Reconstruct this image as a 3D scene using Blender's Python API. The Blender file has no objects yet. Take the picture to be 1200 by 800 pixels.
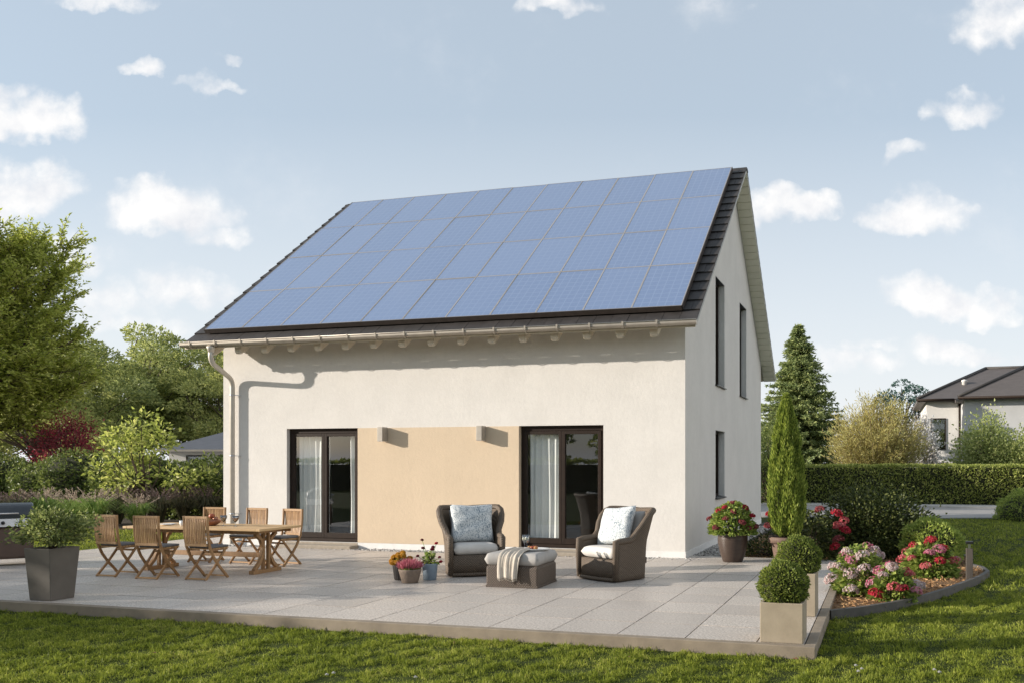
import bpy, bmesh, math
import numpy as np
from mathutils import Vector, Matrix

C = bpy.context.scene.collection
rng = np.random.default_rng(7)
PI = math.pi

# ------------------------------------------------------------------ camera (surveyed from the photograph)
F, TH, HY, PP, CX, CY, EYE = 1016.4, math.radians(15.692), 542.1, 752.2, 3.295, -14.465, 1.62
RIGHT = np.array([math.cos(TH), math.sin(TH)]); FWD = np.array([-math.sin(TH), math.cos(TH)])
GZ = -0.09                                             # lawn level; the patio surface is z = 0

def at(u, v, z=0.0):
    w = F * (EYE - z) / (v - HY); r = (u - PP) / F * w
    p = np.array([CX, CY]) + RIGHT * r + FWD * w
    return p[0], p[1]

def deep(u, w):
    p = np.array([CX, CY]) + RIGHT * ((u - PP) / F * w) + FWD * w
    return p[0], p[1]

def x_at(u, Y):
    d = RIGHT * ((u - PP) / F) + FWD
    return CX + (Y - CY) * d[0] / d[1]

def hz(v, w):
    return EYE + (HY - v) / F * w

# ------------------------------------------------------------------ materials
def new_mat(name):
    m = bpy.data.materials.new(name); m.use_nodes = True
    nt = m.node_tree
    return m, nt, nt.nodes['Principled BSDF']

def ramp(nt, fac, stops):
    r = nt.nodes.new('ShaderNodeValToRGB')
    el = r.color_ramp.elements
    while len(el) < len(stops): el.new(0.5)
    for e, (p, c) in zip(el, stops):
        e.position = p; e.color = (*c, 1)
    nt.links.new(fac, r.inputs['Fac'])
    return r.outputs['Color']

def coords(nt, kind='Object', scale=None):
    t = nt.nodes.new('ShaderNodeTexCoord'); o = t.outputs[kind]
    if scale is not None:
        mp = nt.nodes.new('ShaderNodeMapping'); mp.inputs['Scale'].default_value = scale
        nt.links.new(o, mp.inputs['Vector']); o = mp.outputs['Vector']
    return o

def noise(nt, vec, scale, detail=4, rough=0.55):
    n = nt.nodes.new('ShaderNodeTexNoise')
    n.inputs['Scale'].default_value = scale; n.inputs['Detail'].default_value = detail; n.inputs['Roughness'].default_value = rough
    if vec is not None: nt.links.new(vec, n.inputs['Vector'])
    return n.outputs['Fac']

def bump(nt, b, height, strength=0.3, dist=0.01):
    n = nt.nodes.new('ShaderNodeBump'); n.inputs['Strength'].default_value = strength; n.inputs['Distance'].default_value = dist
    nt.links.new(height, n.inputs['Height']); nt.links.new(n.outputs['Normal'], b.inputs['Normal'])

def mixc(nt, fac, a, b, mode='MIX'):
    n = nt.nodes.new('ShaderNodeMix'); n.data_type = 'RGBA'; n.blend_type = mode
    for i, v in ((0, fac), (6, a), (7, b)):
        if isinstance(v, (int, float)): n.inputs[i].default_value = v
        elif isinstance(v, tuple): n.inputs[i].default_value = (*v, 1)
        else: nt.links.new(v, n.inputs[i])
    return n.outputs[2]

def mth(nt, op, a, b=None, c=None, clamp=False):
    n = nt.nodes.new('ShaderNodeMath'); n.operation = op; n.use_clamp = clamp
    for i, v in enumerate((a, b, c)):
        if v is None: continue
        if isinstance(v, (int, float)): n.inputs[i].default_value = v
        else: nt.links.new(v, n.inputs[i])
    return n.outputs[0]

def plain(name, c1, c2=None, scale=8, rough=0.6, metal=0.0, bmp=0.0, bscale=60, spec=0.4, detail=5, stretch=None):
    m, nt, b = new_mat(name)
    c2 = c2 or tuple(x * 0.8 for x in c1)
    v = coords(nt, 'Object', stretch)
    f = noise(nt, v, scale, detail)
    nt.links.new(ramp(nt, f, [(0.3, c1), (0.7, c2)]), b.inputs['Base Color'])
    b.inputs['Roughness'].default_value = rough; b.inputs['Metallic'].default_value = metal
    b.inputs['Specular IOR Level'].default_value = spec
    if bmp: bump(nt, b, noise(nt, v, bscale, 4), bmp, 0.01)
    return m

def leafy(name, dark, mid, light, trans=0.35, rough=0.5, clump=0.6, spec=0.35):
    m, nt, b = new_mat(name)
    g = nt.nodes.new('ShaderNodeNewGeometry')
    n = noise(nt, coords(nt, 'Object'), clump, 2)
    f = mth(nt, 'ADD', mth(nt, 'MULTIPLY', g.outputs['Random Per Island'], 0.65), mth(nt, 'MULTIPLY', n, 0.35))
    gain = 2.7 if light[1] > light[2] * 2 else 1.15
    dark, mid, light = [tuple(min(.62, x * gain) for x in c) for c in (dark, mid, light)]
    col = ramp(nt, f, [(0.12, dark), (0.5, mid), (0.88, light)])
    nt.links.new(col, b.inputs['Base Color'])
    b.inputs['Roughness'].default_value = rough; b.inputs['Specular IOR Level'].default_value = spec
    t = nt.nodes.new('ShaderNodeBsdfTranslucent'); nt.links.new(col, t.inputs['Color'])
    mx = nt.nodes.new('ShaderNodeMixShader'); mx.inputs[0].default_value = min(.5, trans + .1)
    out = nt.nodes['Material Output']
    nt.links.new(b.outputs[0], mx.inputs[1]); nt.links.new(t.outputs[0], mx.inputs[2]); nt.links.new(mx.outputs[0], out.inputs['Surface'])
    return m

M = {}
def stucco(name, c, var=0.93):
    m, nt, b = new_mat(name)
    v = coords(nt)
    big = noise(nt, v, 1.3, 6, 0.6)
    col = ramp(nt, mth(nt, 'ADD', mth(nt, 'MULTIPLY', big, .6), mth(nt, 'MULTIPLY', noise(nt, v, 11, 6, .7), .4)), [(0.36, tuple(x * 1.03 for x in c)), (0.62, tuple(x * var for x in c))])
    # faint rain streaks below the eaves and splash dirt of its own irregular shape
    st = noise(nt, coords(nt, 'Object', (5, 5, 0.25)), 1.0, 4)
    col = mixc(nt, mth(nt, 'MULTIPLY', ramp(nt, st, [(0.55, (0, 0, 0)), (0.8, (1, 1, 1))]), 0.14), col, tuple(x * 0.7 for x in c))
    nt.links.new(col, b.inputs['Base Color']); b.inputs['Roughness'].default_value = 0.92; b.inputs['Specular IOR Level'].default_value = 0.15
    h = mth(nt, 'ADD', mth(nt, 'MULTIPLY', noise(nt, v, 160, 3), 0.6), noise(nt, v, 18, 4))
    bump(nt, b, h, 0.45, 0.008)
    return m
M['wall'] = stucco('white_render', (0.66, 0.635, 0.60))
M['accent'] = stucco('apricot_render', (0.60, 0.485, 0.355), 0.96)
M['plinth'] = plain('plinth_paint', (0.78, 0.77, 0.75), (0.70, 0.69, 0.67), 6, 0.9, bmp=0.15)
M['roof'] = plain('roof_tile', (0.024, 0.021, 0.020), (0.042, 0.037, 0.035), 5, 0.6, bmp=0.2, bscale=40, spec=0.4)
M['deck'] = plain('roof_edge_paint', (0.42, 0.42, 0.40), (0.36, 0.36, 0.34), 8, 0.6)
M['soffit'] = plain('painted_boards', (0.84, 0.82, 0.70), (0.79, 0.77, 0.65), 3, 0.6, bmp=0.1, bscale=30)
M['rafter'] = plain('painted_timber', (0.68, 0.60, 0.49), (0.60, 0.53, 0.43), 6, 0.6, bmp=0.1)
M['gutter'] = plain('weathered_zinc', (0.40, 0.36, 0.31), (0.33, 0.30, 0.26), 7, 0.42, 0.5)
M['pipe'] = plain('painted_pipe', (0.60, 0.55, 0.48), (0.54, 0.50, 0.43), 7, 0.42, 0.2)
M['bronze'] = plain('bronze_frame', (0.020, 0.013, 0.010), (0.028, 0.018, 0.013), 10, 0.55, 0.0, spec=0.15)
M['black'] = plain('black_metal', (0.010, 0.010, 0.011), (0.016, 0.016, 0.017), 10, 0.4)
M['steel'] = plain('brushed_steel', (0.55, 0.55, 0.55), (0.45, 0.45, 0.46), 30, 0.32, 0.9, stretch=(1, 1, 20))
M['pframe'] = plain('panel_frame', (0.45, 0.42, 0.39), (0.38, 0.36, 0.34), 10, 0.4, 0.5)
M['prail'] = plain('panel_rail', (0.050, 0.040, 0.034), (0.07, 0.056, 0.05), 10, 0.45, 0.3)
M['lamp'] = plain('lamp_housing', (0.42, 0.38, 0.33), (0.36, 0.33, 0.29), 9, 0.45, 0.35)
M['stone'] = plain('stone_step', (0.36, 0.31, 0.25), (0.28, 0.24, 0.19), 14, 0.8, bmp=0.2)
M['concrete'] = plain('kerb_concrete', (0.27, 0.222, 0.165), (0.19, 0.156, 0.118), 5, 0.85, bmp=0.25, bscale=90)
M['edging'] = plain('dark_edging', (0.10, 0.092, 0.083), (0.07, 0.066, 0.06), 8, 0.7, bmp=0.2)
M['asphalt'] = plain('driveway_paving', (0.33, 0.315, 0.30), (0.26, 0.25, 0.24), 2, 0.85, bmp=0.2, bscale=120)
M['kerbstone'] = plain('pale_kerbstone', (0.46, 0.44, 0.41), (0.38, 0.365, 0.34), 4, 0.85, bmp=0.2)
M['soil'] = plain('dark_soil', (0.055, 0.038, 0.026), (0.03, 0.022, 0.015), 20, 0.95, bmp=0.6, bscale=60)
M['bark'] = plain('bark', (0.11, 0.080, 0.055), (0.055, 0.042, 0.032), 6, 0.9, bmp=0.6, bscale=24, stretch=(1, 1, 0.25))
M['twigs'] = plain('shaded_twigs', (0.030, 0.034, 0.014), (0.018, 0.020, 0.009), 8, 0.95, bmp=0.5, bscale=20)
M['planter'] = plain('planter_grey', (0.095, 0.083, 0.070), (0.120, 0.106, 0.090), 5, 0.7, bmp=0.12, bscale=50)
M['boxplanter'] = plain('sand_fibre_cement', (0.34, 0.285, 0.21), (0.275, 0.228, 0.165), 6, 0.8, bmp=0.15, bscale=70)
M['potdark'] = plain('glazed_brown_pot', (0.050, 0.034, 0.027), (0.07, 0.05, 0.04), 5, 0.32, bmp=0.08, stretch=(1, 1, 6))
M['terracotta'] = plain('brown_terracotta', (0.155, 0.10, 0.075), (0.12, 0.078, 0.058), 8, 0.7, bmp=0.15)
M['potblack'] = plain('ribbed_pot', (0.035, 0.03, 0.028), (0.05, 0.043, 0.04), 8, 0.5)
M['pottaupe'] = plain('taupe_basket_pot', (0.22, 0.165, 0.125), (0.15, 0.115, 0.09), 25, 0.8, bmp=0.5, bscale=50)
M['potblue'] = plain('blue_grey_pot', (0.22, 0.28, 0.34), (0.17, 0.22, 0.27), 8, 0.45)
M['cushion'] = plain('cream_fabric', (0.60, 0.575, 0.54), (0.54, 0.515, 0.48), 9, 0.9, bmp=0.25, bscale=140, spec=0.1)
M['ottocush'] = plain('grey_fabric', (0.40, 0.385, 0.365), (0.35, 0.335, 0.32), 9, 0.9, bmp=0.25, bscale=140, spec=0.1)
M['throw'] = plain('linen_throw', (0.52, 0.47, 0.40), (0.45, 0.40, 0.34), 16, 0.95, bmp=0.4, bscale=120, spec=0.1)
M['seatpad'] = plain('grey_seat_pad', (0.16, 0.155, 0.155), (0.12, 0.118, 0.12), 14, 0.9, bmp=0.3, bscale=120, spec=0.1)
M['porcelain'] = plain('porcelain', (0.78, 0.77, 0.75), (0.74, 0.73, 0.71), 8, 0.2, spec=0.5)
M['copper'] = plain('copper_bowl', (0.38, 0.17, 0.10), (0.30, 0.13, 0.08), 8, 0.35, 0.4)
M['fruit'] = plain('red_fruit', (0.36, 0.06, 0.03), (0.30, 0.11, 0.04), 30, 0.4)
M['bread'] = plain('bread_crust', (0.40, 0.22, 0.09), (0.30, 0.14, 0.05), 20, 0.8)
M['wine'] = plain('red_wine', (0.16, 0.02, 0.025), (0.14, 0.02, 0.02), 8, 0.1)
M['orangewine'] = plain('rose_drink', (0.50, 0.13, 0.08), (0.45, 0.11, 0.07), 8, 0.1)
M['whitewine'] = plain('white_wine', (0.72, 0.70, 0.58), (0.68, 0.66, 0.54), 8, 0.1)
M['grilllid'] = plain('grill_lid_enamel', (0.045, 0.05, 0.056), (0.06, 0.066, 0.072), 6, 0.25, 0.3)
M['grillbody'] = plain('grill_cabinet', (0.105, 0.066, 0.048), (0.085, 0.054, 0.04), 6, 0.5, 0.0)
M['rubber'] = plain('rubber', (0.02, 0.02, 0.02), None, 10, 0.8)
M['interior'] = plain('room_plaster', (0.42, 0.41, 0.39), (0.38, 0.37, 0.35), 2, 0.9)
M['parquet'] = plain('room_floor', (0.20, 0.13, 0.08), (0.15, 0.10, 0.06), 4, 0.5, stretch=(1, 8, 1))
M['far_wall'] = plain('neighbour_render', (0.66, 0.64, 0.61), (0.60, 0.58, 0.55), 1.5, 0.9)
M['far_wall2'] = plain('neighbour_grey_render', (0.52, 0.52, 0.52), (0.47, 0.47, 0.47), 1.5, 0.9)
M['slate'] = plain('slate_roof', (0.10, 0.105, 0.12), (0.075, 0.08, 0.092), 2, 0.55, bmp=0.4, bscale=6, stretch=(1, 1, 12))
M['ridge'] = plain('dark_ridge_tiles', (0.05, 0.045, 0.043), (0.035, 0.032, 0.03), 4, 0.6)
M['brownroof'] = plain('brown_roof_tiles', (0.115, 0.10, 0.095), (0.085, 0.075, 0.07), 2, 0.6, bmp=0.4, bscale=6, stretch=(1, 1, 12))

def wood(name, a, b_, rough=0.55):
    m, nt, b = new_mat(name)
    g = nt.nodes.new('ShaderNodeNewGeometry')
    f = noise(nt, coords(nt, 'Object', (18, 18, 3)), 3.0, 6, 0.6)
    f = mth(nt, 'ADD', mth(nt, 'MULTIPLY', f, 0.6), mth(nt, 'MULTIPLY', g.outputs['Random Per Island'], 0.4))
    nt.links.new(ramp(nt, f, [(0.25, a), (0.75, b_)]), b.inputs['Base Color'])
    b.inputs['Roughness'].default_value = rough
    bump(nt, b, f, 0.15, 0.003)
    return m
M['teak'] = wood('oiled_teak', (0.215, 0.110, 0.044), (0.48, 0.285, 0.125))
M['teaktop'] = wood('teak_table_boards', (0.42, 0.26, 0.115), (0.56, 0.37, 0.18))

def wicker(name, a, b_):
    m, nt, b = new_mat(name)
    v = coords(nt)
    sx = nt.nodes.new('ShaderNodeSeparateXYZ'); nt.links.new(v, sx.inputs[0])
    z = mth(nt, 'MULTIPLY', sx.outputs['Z'], 380.0)
    xy = mth(nt, 'MULTIPLY', mth(nt, 'ADD', sx.outputs['X'], mth(nt, 'MULTIPLY', sx.outputs['Y'], 0.9)), 190.0)
    row = mth(nt, 'MULTIPLY', mth(nt, 'FLOOR', mth(nt, 'DIVIDE', z, 2 * PI)), PI)
    w = mth(nt, 'MULTIPLY', mth(nt, 'ABSOLUTE', mth(nt, 'SINE', mth(nt, 'MULTIPLY', z, 0.5))), mth(nt, 'ADD', mth(nt, 'MULTIPLY', mth(nt, 'SINE', mth(nt, 'ADD', xy, row)), 0.5), 0.6))
    n = noise(nt, v, 45, 4)
    f = mth(nt, 'ADD', mth(nt, 'MULTIPLY', w, 0.55), mth(nt, 'MULTIPLY', n, 0.55))
    nt.links.new(ramp(nt, f, [(0.12, tuple(x * 0.35 for x in a)), (0.45, a), (0.85, b_)]), b.inputs['Base Color'])
    b.inputs['Roughness'].default_value = 0.6
    bump(nt, b, w, 0.8, 0.006)
    return m
M['wicker'] = wicker('brown_wicker', (0.085, 0.060, 0.040), (0.185, 0.132, 0.084))
M['wicker2'] = wicker('dark_wicker', (0.075, 0.054, 0.039), (0.145, 0.105, 0.075))

def pillow_mat():
    m, nt, b = new_mat('patterned_linen')
    v = coords(nt, 'Object', (1, 0.6, 1))
    vo = nt.nodes.new('ShaderNodeTexVoronoi'); vo.inputs['Scale'].default_value = 75; nt.links.new(v, vo.inputs['Vector'])
    n = noise(nt, v, 16, 5)
    f = mth(nt, 'ADD', mth(nt, 'MULTIPLY', vo.outputs['Distance'], 0.9), mth(nt, 'MULTIPLY', n, 0.7))
    nt.links.new(ramp(nt, f, [(0.50, (0.14, 0.19, 0.23)), (0.66, (0.33, 0.37, 0.40)), (0.84, (0.58, 0.60, 0.60))]), b.inputs['Base Color'])
    b.inputs['Roughness'].default_value = 0.95; b.inputs['Specular IOR Level'].default_value = 0.1
    bump(nt, b, f, 0.3, 0.006)
    return m
M['pillow'] = pillow_mat()

def glass_pane(name, tint=(0.75, 0.8, 0.78), mirror=0.30):
    m, nt, b = new_mat(name)
    nt.nodes.remove(b)
    tr = nt.nodes.new('ShaderNodeBsdfTransparent'); tr.inputs['Color'].default_value = (*tint, 1)
    gl = nt.nodes.new('ShaderNodeBsdfGlossy'); gl.inputs['Roughness'].default_value = 0.0
    gl.inputs['Color'].default_value = (0.95, 0.97, 1, 1)
    lw = nt.nodes.new('ShaderNodeFresnel'); lw.inputs['IOR'].default_value = 1.5
    f = mth(nt, 'ADD', mth(nt, 'MULTIPLY', lw.outputs[0], 1.0), mirror, clamp=True)
    mx = nt.nodes.new('ShaderNodeMixShader'); nt.links.new(f, mx.inputs[0])
    nt.links.new(tr.outputs[0], mx.inputs[1]); nt.links.new(gl.outputs[0], mx.inputs[2])
    nt.links.new(mx.outputs[0], nt.nodes['Material Output'].inputs['Surface'])
    return m
M['glass'] = glass_pane('double_glazing', (0.93, 0.95, 0.94), 0.07)
M['clear'] = glass_pane('clear_glass', (0.92, 0.93, 0.93), 0.12)

def curtain_mat():
    m, nt, b = new_mat('sheer_curtain')
    b.inputs['Base Color'].default_value = (0.80, 0.80, 0.78, 1); b.inputs['Roughness'].default_value = 0.9
    t = nt.nodes.new('ShaderNodeBsdfTranslucent'); t.inputs['Color'].default_value = (0.8, 0.8, 0.78, 1)
    f = noise(nt, coords(nt), 30, 3)
    nt.links.new(ramp(nt, f, [(0.3, (0.88, 0.88, 0.86)), (0.7, (0.84, 0.84, 0.82))]), b.inputs['Base Color'])
    mx = nt.nodes.new('ShaderNodeMixShader'); mx.inputs[0].default_value = 0.12
    nt.links.new(b.outputs[0], mx.inputs[1]); nt.links.new(t.outputs[0], mx.inputs[2])
    nt.links.new(mx.outputs[0], nt.nodes['Material Output'].inputs['Surface'])
    return m
M['curtain'] = curtain_mat()

def panel_mat():
    m, nt, b = new_mat('polycrystalline_cells')
    uv = coords(nt, 'UV')
    sx = nt.nodes.new('ShaderNodeSeparateXYZ'); nt.links.new(uv, sx.inputs[0])
    def line(o, n, wdt):
        fr = mth(nt, 'FRACT', mth(nt, 'MULTIPLY', o, n))
        return mth(nt, 'LESS_THAN', mth(nt, 'ABSOLUTE', mth(nt, 'SUBTRACT', fr, 0.5)), 0.5 - wdt)   # 1 inside a cell
    cell = mth(nt, 'MULTIPLY', line(sx.outputs['X'], 6, 0.06), line(sx.outputs['Y'], 10, 0.06))
    vo = nt.nodes.new('ShaderNodeTexVoronoi'); vo.inputs['Scale'].default_value = 70; nt.links.new(coords(nt), vo.inputs['Vector'])
    oi = nt.nodes.new('ShaderNodeObjectInfo')
    fac = mth(nt, 'ADD', mth(nt, 'MULTIPLY', vo.outputs['Color'], 0.55), mth(nt, 'MULTIPLY', oi.outputs['Random'], 0.45))
    cc = ramp(nt, fac, [(0.1, (0.108, 0.163, 0.292)), (0.9, (0.143, 0.203, 0.342))])
    col = mixc(nt, cell, (0.162, 0.222, 0.355), cc)
    nt.links.new(col, b.inputs['Base Color'])
    b.inputs['Roughness'].default_value = 0.35; b.inputs['Specular IOR Level'].default_value = 0.5
    b.inputs['Coat Weight'].default_value = 0.8; b.inputs['Coat Roughness'].default_value = 0.05
    return m
M['cells'] = panel_mat()

def patio_mat():
    m, nt, b = new_mat('granite_look_slabs')
    v = coords(nt, 'Object')
    g = nt.nodes.new('ShaderNodeNewGeometry')
    sp = noise(nt, v, 42, 5, 0.9)
    big = noise(nt, v, 1.1, 5, 0.6)
    col = ramp(nt, sp, [(0.36, (0.12, 0.103, 0.088)), (0.48, (0.46, 0.408, 0.358)), (0.60, (0.80, 0.725, 0.65))])
    col = mixc(nt, mth(nt, 'MULTIPLY', big, 0.35), col, (0.44, 0.40, 0.365))
    col = mixc(nt, mth(nt, 'MULTIPLY', g.outputs['Random Per Island'], 0.40), col, (0.29, 0.262, 0.238))
    nt.links.new(col, b.inputs['Base Color'])
    r = ramp(nt, big, [(0.3, (0.36, 0.36, 0.36)), (0.7, (0.58, 0.58, 0.58))])
    nt.links.new(r, b.inputs['Roughness']); b.inputs['Specular IOR Level'].default_value = 0.4
    bump(nt, b, sp, 0.2, 0.002)
    return m
M['slabs'] = patio_mat()
M['joint'] = plain('joint_sand', (0.05, 0.045, 0.04), (0.03, 0.027, 0.024), 20, 0.95)

def lawn_mat():
    m, nt, b = new_mat('lawn_soil_and_thatch')
    v = coords(nt)
    f = mth(nt, 'ADD', mth(nt, 'MULTIPLY', noise(nt, v, 0.5, 5), 0.5), mth(nt, 'MULTIPLY', noise(nt, v, 22, 5, 0.7), 0.5))
    nt.links.new(ramp(nt, f, [(0.3, (0.022, 0.028, 0.008)), (0.55, (0.045, 0.060, 0.014)), (0.75, (0.085, 0.092, 0.026))]), b.inputs['Base Color'])
    b.inputs['Roughness'].default_value = 0.95; b.inputs['Specular IOR Level'].default_value = 0.1
    bump(nt, b, noise(nt, v, 40, 6, 0.7), 0.8, 0.03)
    return m
M['lawn'] = lawn_mat()
def blade_mat():
    m, nt, b = new_mat('grass_blades')
    g = nt.nodes.new('ShaderNodeNewGeometry')
    n = mth(nt, 'ADD', mth(nt, 'MULTIPLY', noise(nt, coords(nt), 0.8, 4, 0.6), .5), mth(nt, 'MULTIPLY', noise(nt, coords(nt), 4.5, 4, 0.7), .5))
    n = mth(nt, 'ADD', mth(nt, 'MULTIPLY', mth(nt, 'SUBTRACT', n, .5), 2.2), .5)
    f = mth(nt, 'ADD', mth(nt, 'MULTIPLY', g.outputs['Random Per Island'], 0.5), mth(nt, 'MULTIPLY', n, 0.5))
    col = ramp(nt, f, [(0.15, (0.060, 0.085, 0.012)), (0.42, (0.19, 0.24, 0.030)), (0.68, (0.37, 0.41, 0.058)), (0.9, (0.58, 0.55, 0.17))])
    nt.links.new(col, b.inputs['Base Color']); b.inputs['Roughness'].default_value = 0.5; b.inputs['Specular IOR Level'].default_value = 0.3
    t = nt.nodes.new('ShaderNodeBsdfTranslucent'); nt.links.new(col, t.inputs['Color'])
    mx = nt.nodes.new('ShaderNodeMixShader'); mx.inputs[0].default_value = 0.4
    nt.links.new(b.outputs[0], mx.inputs[1]); nt.links.new(t.outputs[0], mx.inputs[2])
    nt.links.new(mx.outputs[0], nt.nodes['Material Output'].inputs['Surface'])
    return m
M['blade'] = blade_mat()
def mulch_mat():
    m, nt, b = new_mat('bark_mulch')
    g = nt.nodes.new('ShaderNodeNewGeometry')
    nt.links.new(ramp(nt, g.outputs['Random Per Island'], [(0.0, (0.14, 0.07, 0.03)), (0.5, (0.36, 0.20, 0.085)), (1.0, (0.52, 0.33, 0.16))]), b.inputs['Base Color'])
    b.inputs['Roughness'].default_value = 0.85
    return m
M['chips'] = mulch_mat()
M['mulch'] = plain('mulch_bed', (0.24, 0.135, 0.06), (0.13, 0.07, 0.032), 28, 0.95, bmp=0.8, bscale=45)
def pebble_mat():
    m, nt, b = new_mat('river_pebbles')
    g = nt.nodes.new('ShaderNodeNewGeometry')
    nt.links.new(ramp(nt, g.outputs['Random Per Island'], [(0.0, (0.16, 0.15, 0.145)), (0.5, (0.38, 0.36, 0.34)), (1.0, (0.62, 0.60, 0.57))]), b.inputs['Base Color'])
    b.inputs['Roughness'].default_value = 0.7
    return m
M['pebble'] = pebble_mat()

M['palestem'] = plain('pale_stems', (0.24, 0.19, 0.095), (0.17, 0.13, 0.07), 10, 0.9)
M['leaf_oak'] = leafy('ash_leaves', (0.06, 0.075, 0.012), (0.16, 0.18, 0.030), (0.23, 0.235, 0.075), 0.35, clump=0.7)
M['leaf_bg'] = leafy('far_tree_leaves', (0.052, 0.068, 0.026), (0.125, 0.142, 0.048), (0.225, 0.23, 0.088), 0.3, clump=0.35)
M['leaf_bg2'] = leafy('far_tree_leaves_warm', (0.060, 0.070, 0.024), (0.145, 0.155, 0.048), (0.23, 0.225, 0.085), 0.3, clump=0.35)
M['leaf_red'] = leafy('plum_leaves', (0.09, 0.016, 0.022), (0.24, 0.034, 0.052), (0.42, 0.075, 0.10), 0.3)
M['leaf_mag'] = leafy('lime_leaves', (0.055, 0.070, 0.015), (0.14, 0.16, 0.034), (0.26, 0.26, 0.078), 0.4, clump=1.5)
M['leaf_hedge'] = leafy('hedge_leaves', (0.024, 0.036, 0.010), (0.055, 0.072, 0.018), (0.125, 0.14, 0.04), 0.25, clump=1.2)
M['leaf_priv'] = leafy('privet_leaves', (0.045, 0.058, 0.012), (0.125, 0.145, 0.032), (0.23, 0.235, 0.085), 0.25, clump=1.2)
M['leaf_dark'] = leafy('evergreen_leaves', (0.010, 0.014, 0.004), (0.022, 0.030, 0.008), (0.070, 0.075, 0.022), 0.2, clump=2)
M['leaf_box'] = leafy('boxwood_leaves', (0.026, 0.038, 0.008), (0.062, 0.080, 0.015), (0.14, 0.155, 0.034), 0.25, clump=5)
M['leaf_ball'] = leafy('spirea_leaves', (0.055, 0.080, 0.016), (0.120, 0.150, 0.030), (0.215, 0.235, 0.065), 0.3, clump=5)
M['leaf_thuja'] = leafy('thuja_sprays', (0.036, 0.054, 0.009), (0.085, 0.11, 0.018), (0.18, 0.20, 0.042), 0.25, clump=4)
M['leaf_hyd'] = leafy('hydrangea_leaves', (0.033, 0.056, 0.011), (0.088, 0.118, 0.024), (0.19, 0.21, 0.058), 0.35, clump=6)
M['leaf_pot'] = leafy('sage_leaves', (0.026, 0.036, 0.011), (0.065, 0.08, 0.024), (0.15, 0.16, 0.058), 0.3, clump=5)
M['leaf_spruce'] = leafy('spruce_needles', (0.032, 0.046, 0.018), (0.090, 0.112, 0.042), (0.20, 0.215, 0.088), 0.25, clump=0.8)
M['leaf_willow'] = leafy('olive_twigs', (0.085, 0.075, 0.026), (0.175, 0.148, 0.052), (0.29, 0.245, 0.098), 0.3, clump=0.5)
M['leaf_white'] = leafy('white_blossom', (0.42, 0.38, 0.34), (0.66, 0.62, 0.58), (0.78, 0.75, 0.72), 0.3)
M['leaf_teal'] = leafy('blue_pine', (0.022, 0.060, 0.050), (0.045, 0.100, 0.085), (0.08, 0.150, 0.125), 0.15)
M['leaf_pale'] = leafy('pale_shrub_leaves', (0.070, 0.088, 0.028), (0.150, 0.172, 0.060), (0.255, 0.270, 0.105), 0.35, clump=0.8)
M['leaf_grass'] = leafy('ornamental_grass', (0.040, 0.075, 0.014), (0.090, 0.135, 0.030), (0.170, 0.19, 0.065), 0.3)
M['leaf_dusk'] = leafy('dusky_grass', (0.035, 0.042, 0.020), (0.070, 0.068, 0.036), (0.12, 0.10, 0.06), 0.3)
M['plume'] = leafy('grass_plumes', (0.22, 0.17, 0.14), (0.36, 0.29, 0.235), (0.52, 0.43, 0.35), 0.3)
M['plume2'] = leafy('purple_grass', (0.075, 0.052, 0.05), (0.135, 0.095, 0.088), (0.22, 0.165, 0.14), 0.3)
M['fl_rust'] = leafy('rust_red_petals', (0.16, 0.030, 0.040), (0.28, 0.055, 0.07), (0.40, 0.15, 0.12), 0.3)
M['fl_red'] = leafy('crimson_petals', (0.28, 0.010, 0.022), (0.48, 0.028, 0.055), (0.64, 0.085, 0.10), 0.3)
M['fl_coral'] = leafy('coral_petals', (0.42, 0.06, 0.08), (0.58, 0.12, 0.14), (0.70, 0.28, 0.25), 0.3)
M['fl_pink'] = leafy('pale_pink_petals', (0.46, 0.30, 0.30), (0.60, 0.44, 0.42), (0.70, 0.58, 0.54), 0.3)
M['fl_rose'] = leafy('rose_petals', (0.48, 0.10, 0.19), (0.62, 0.20, 0.28), (0.74, 0.40, 0.42), 0.3)
M['fl_yellow'] = leafy('yellow_petals', (0.22, 0.085, 0.006), (0.23, 0.125, 0.010), (0.23, 0.165, 0.030), 0.3)
M['fl_heather'] = leafy('heather_bells', (0.28, 0.06, 0.09), (0.40, 0.11, 0.15), (0.52, 0.24, 0.25), 0.3)
M['fl_wine'] = leafy('wine_petals', (0.10, 0.012, 0.02), (0.19, 0.02, 0.035), (0.30, 0.05, 0.07), 0.3)
M['dryleaf'] = leafy('dry_leaves', (0.09, 0.045, 0.02), (0.13, 0.065, 0.03), (0.17, 0.10, 0.05), 0.2)

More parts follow.
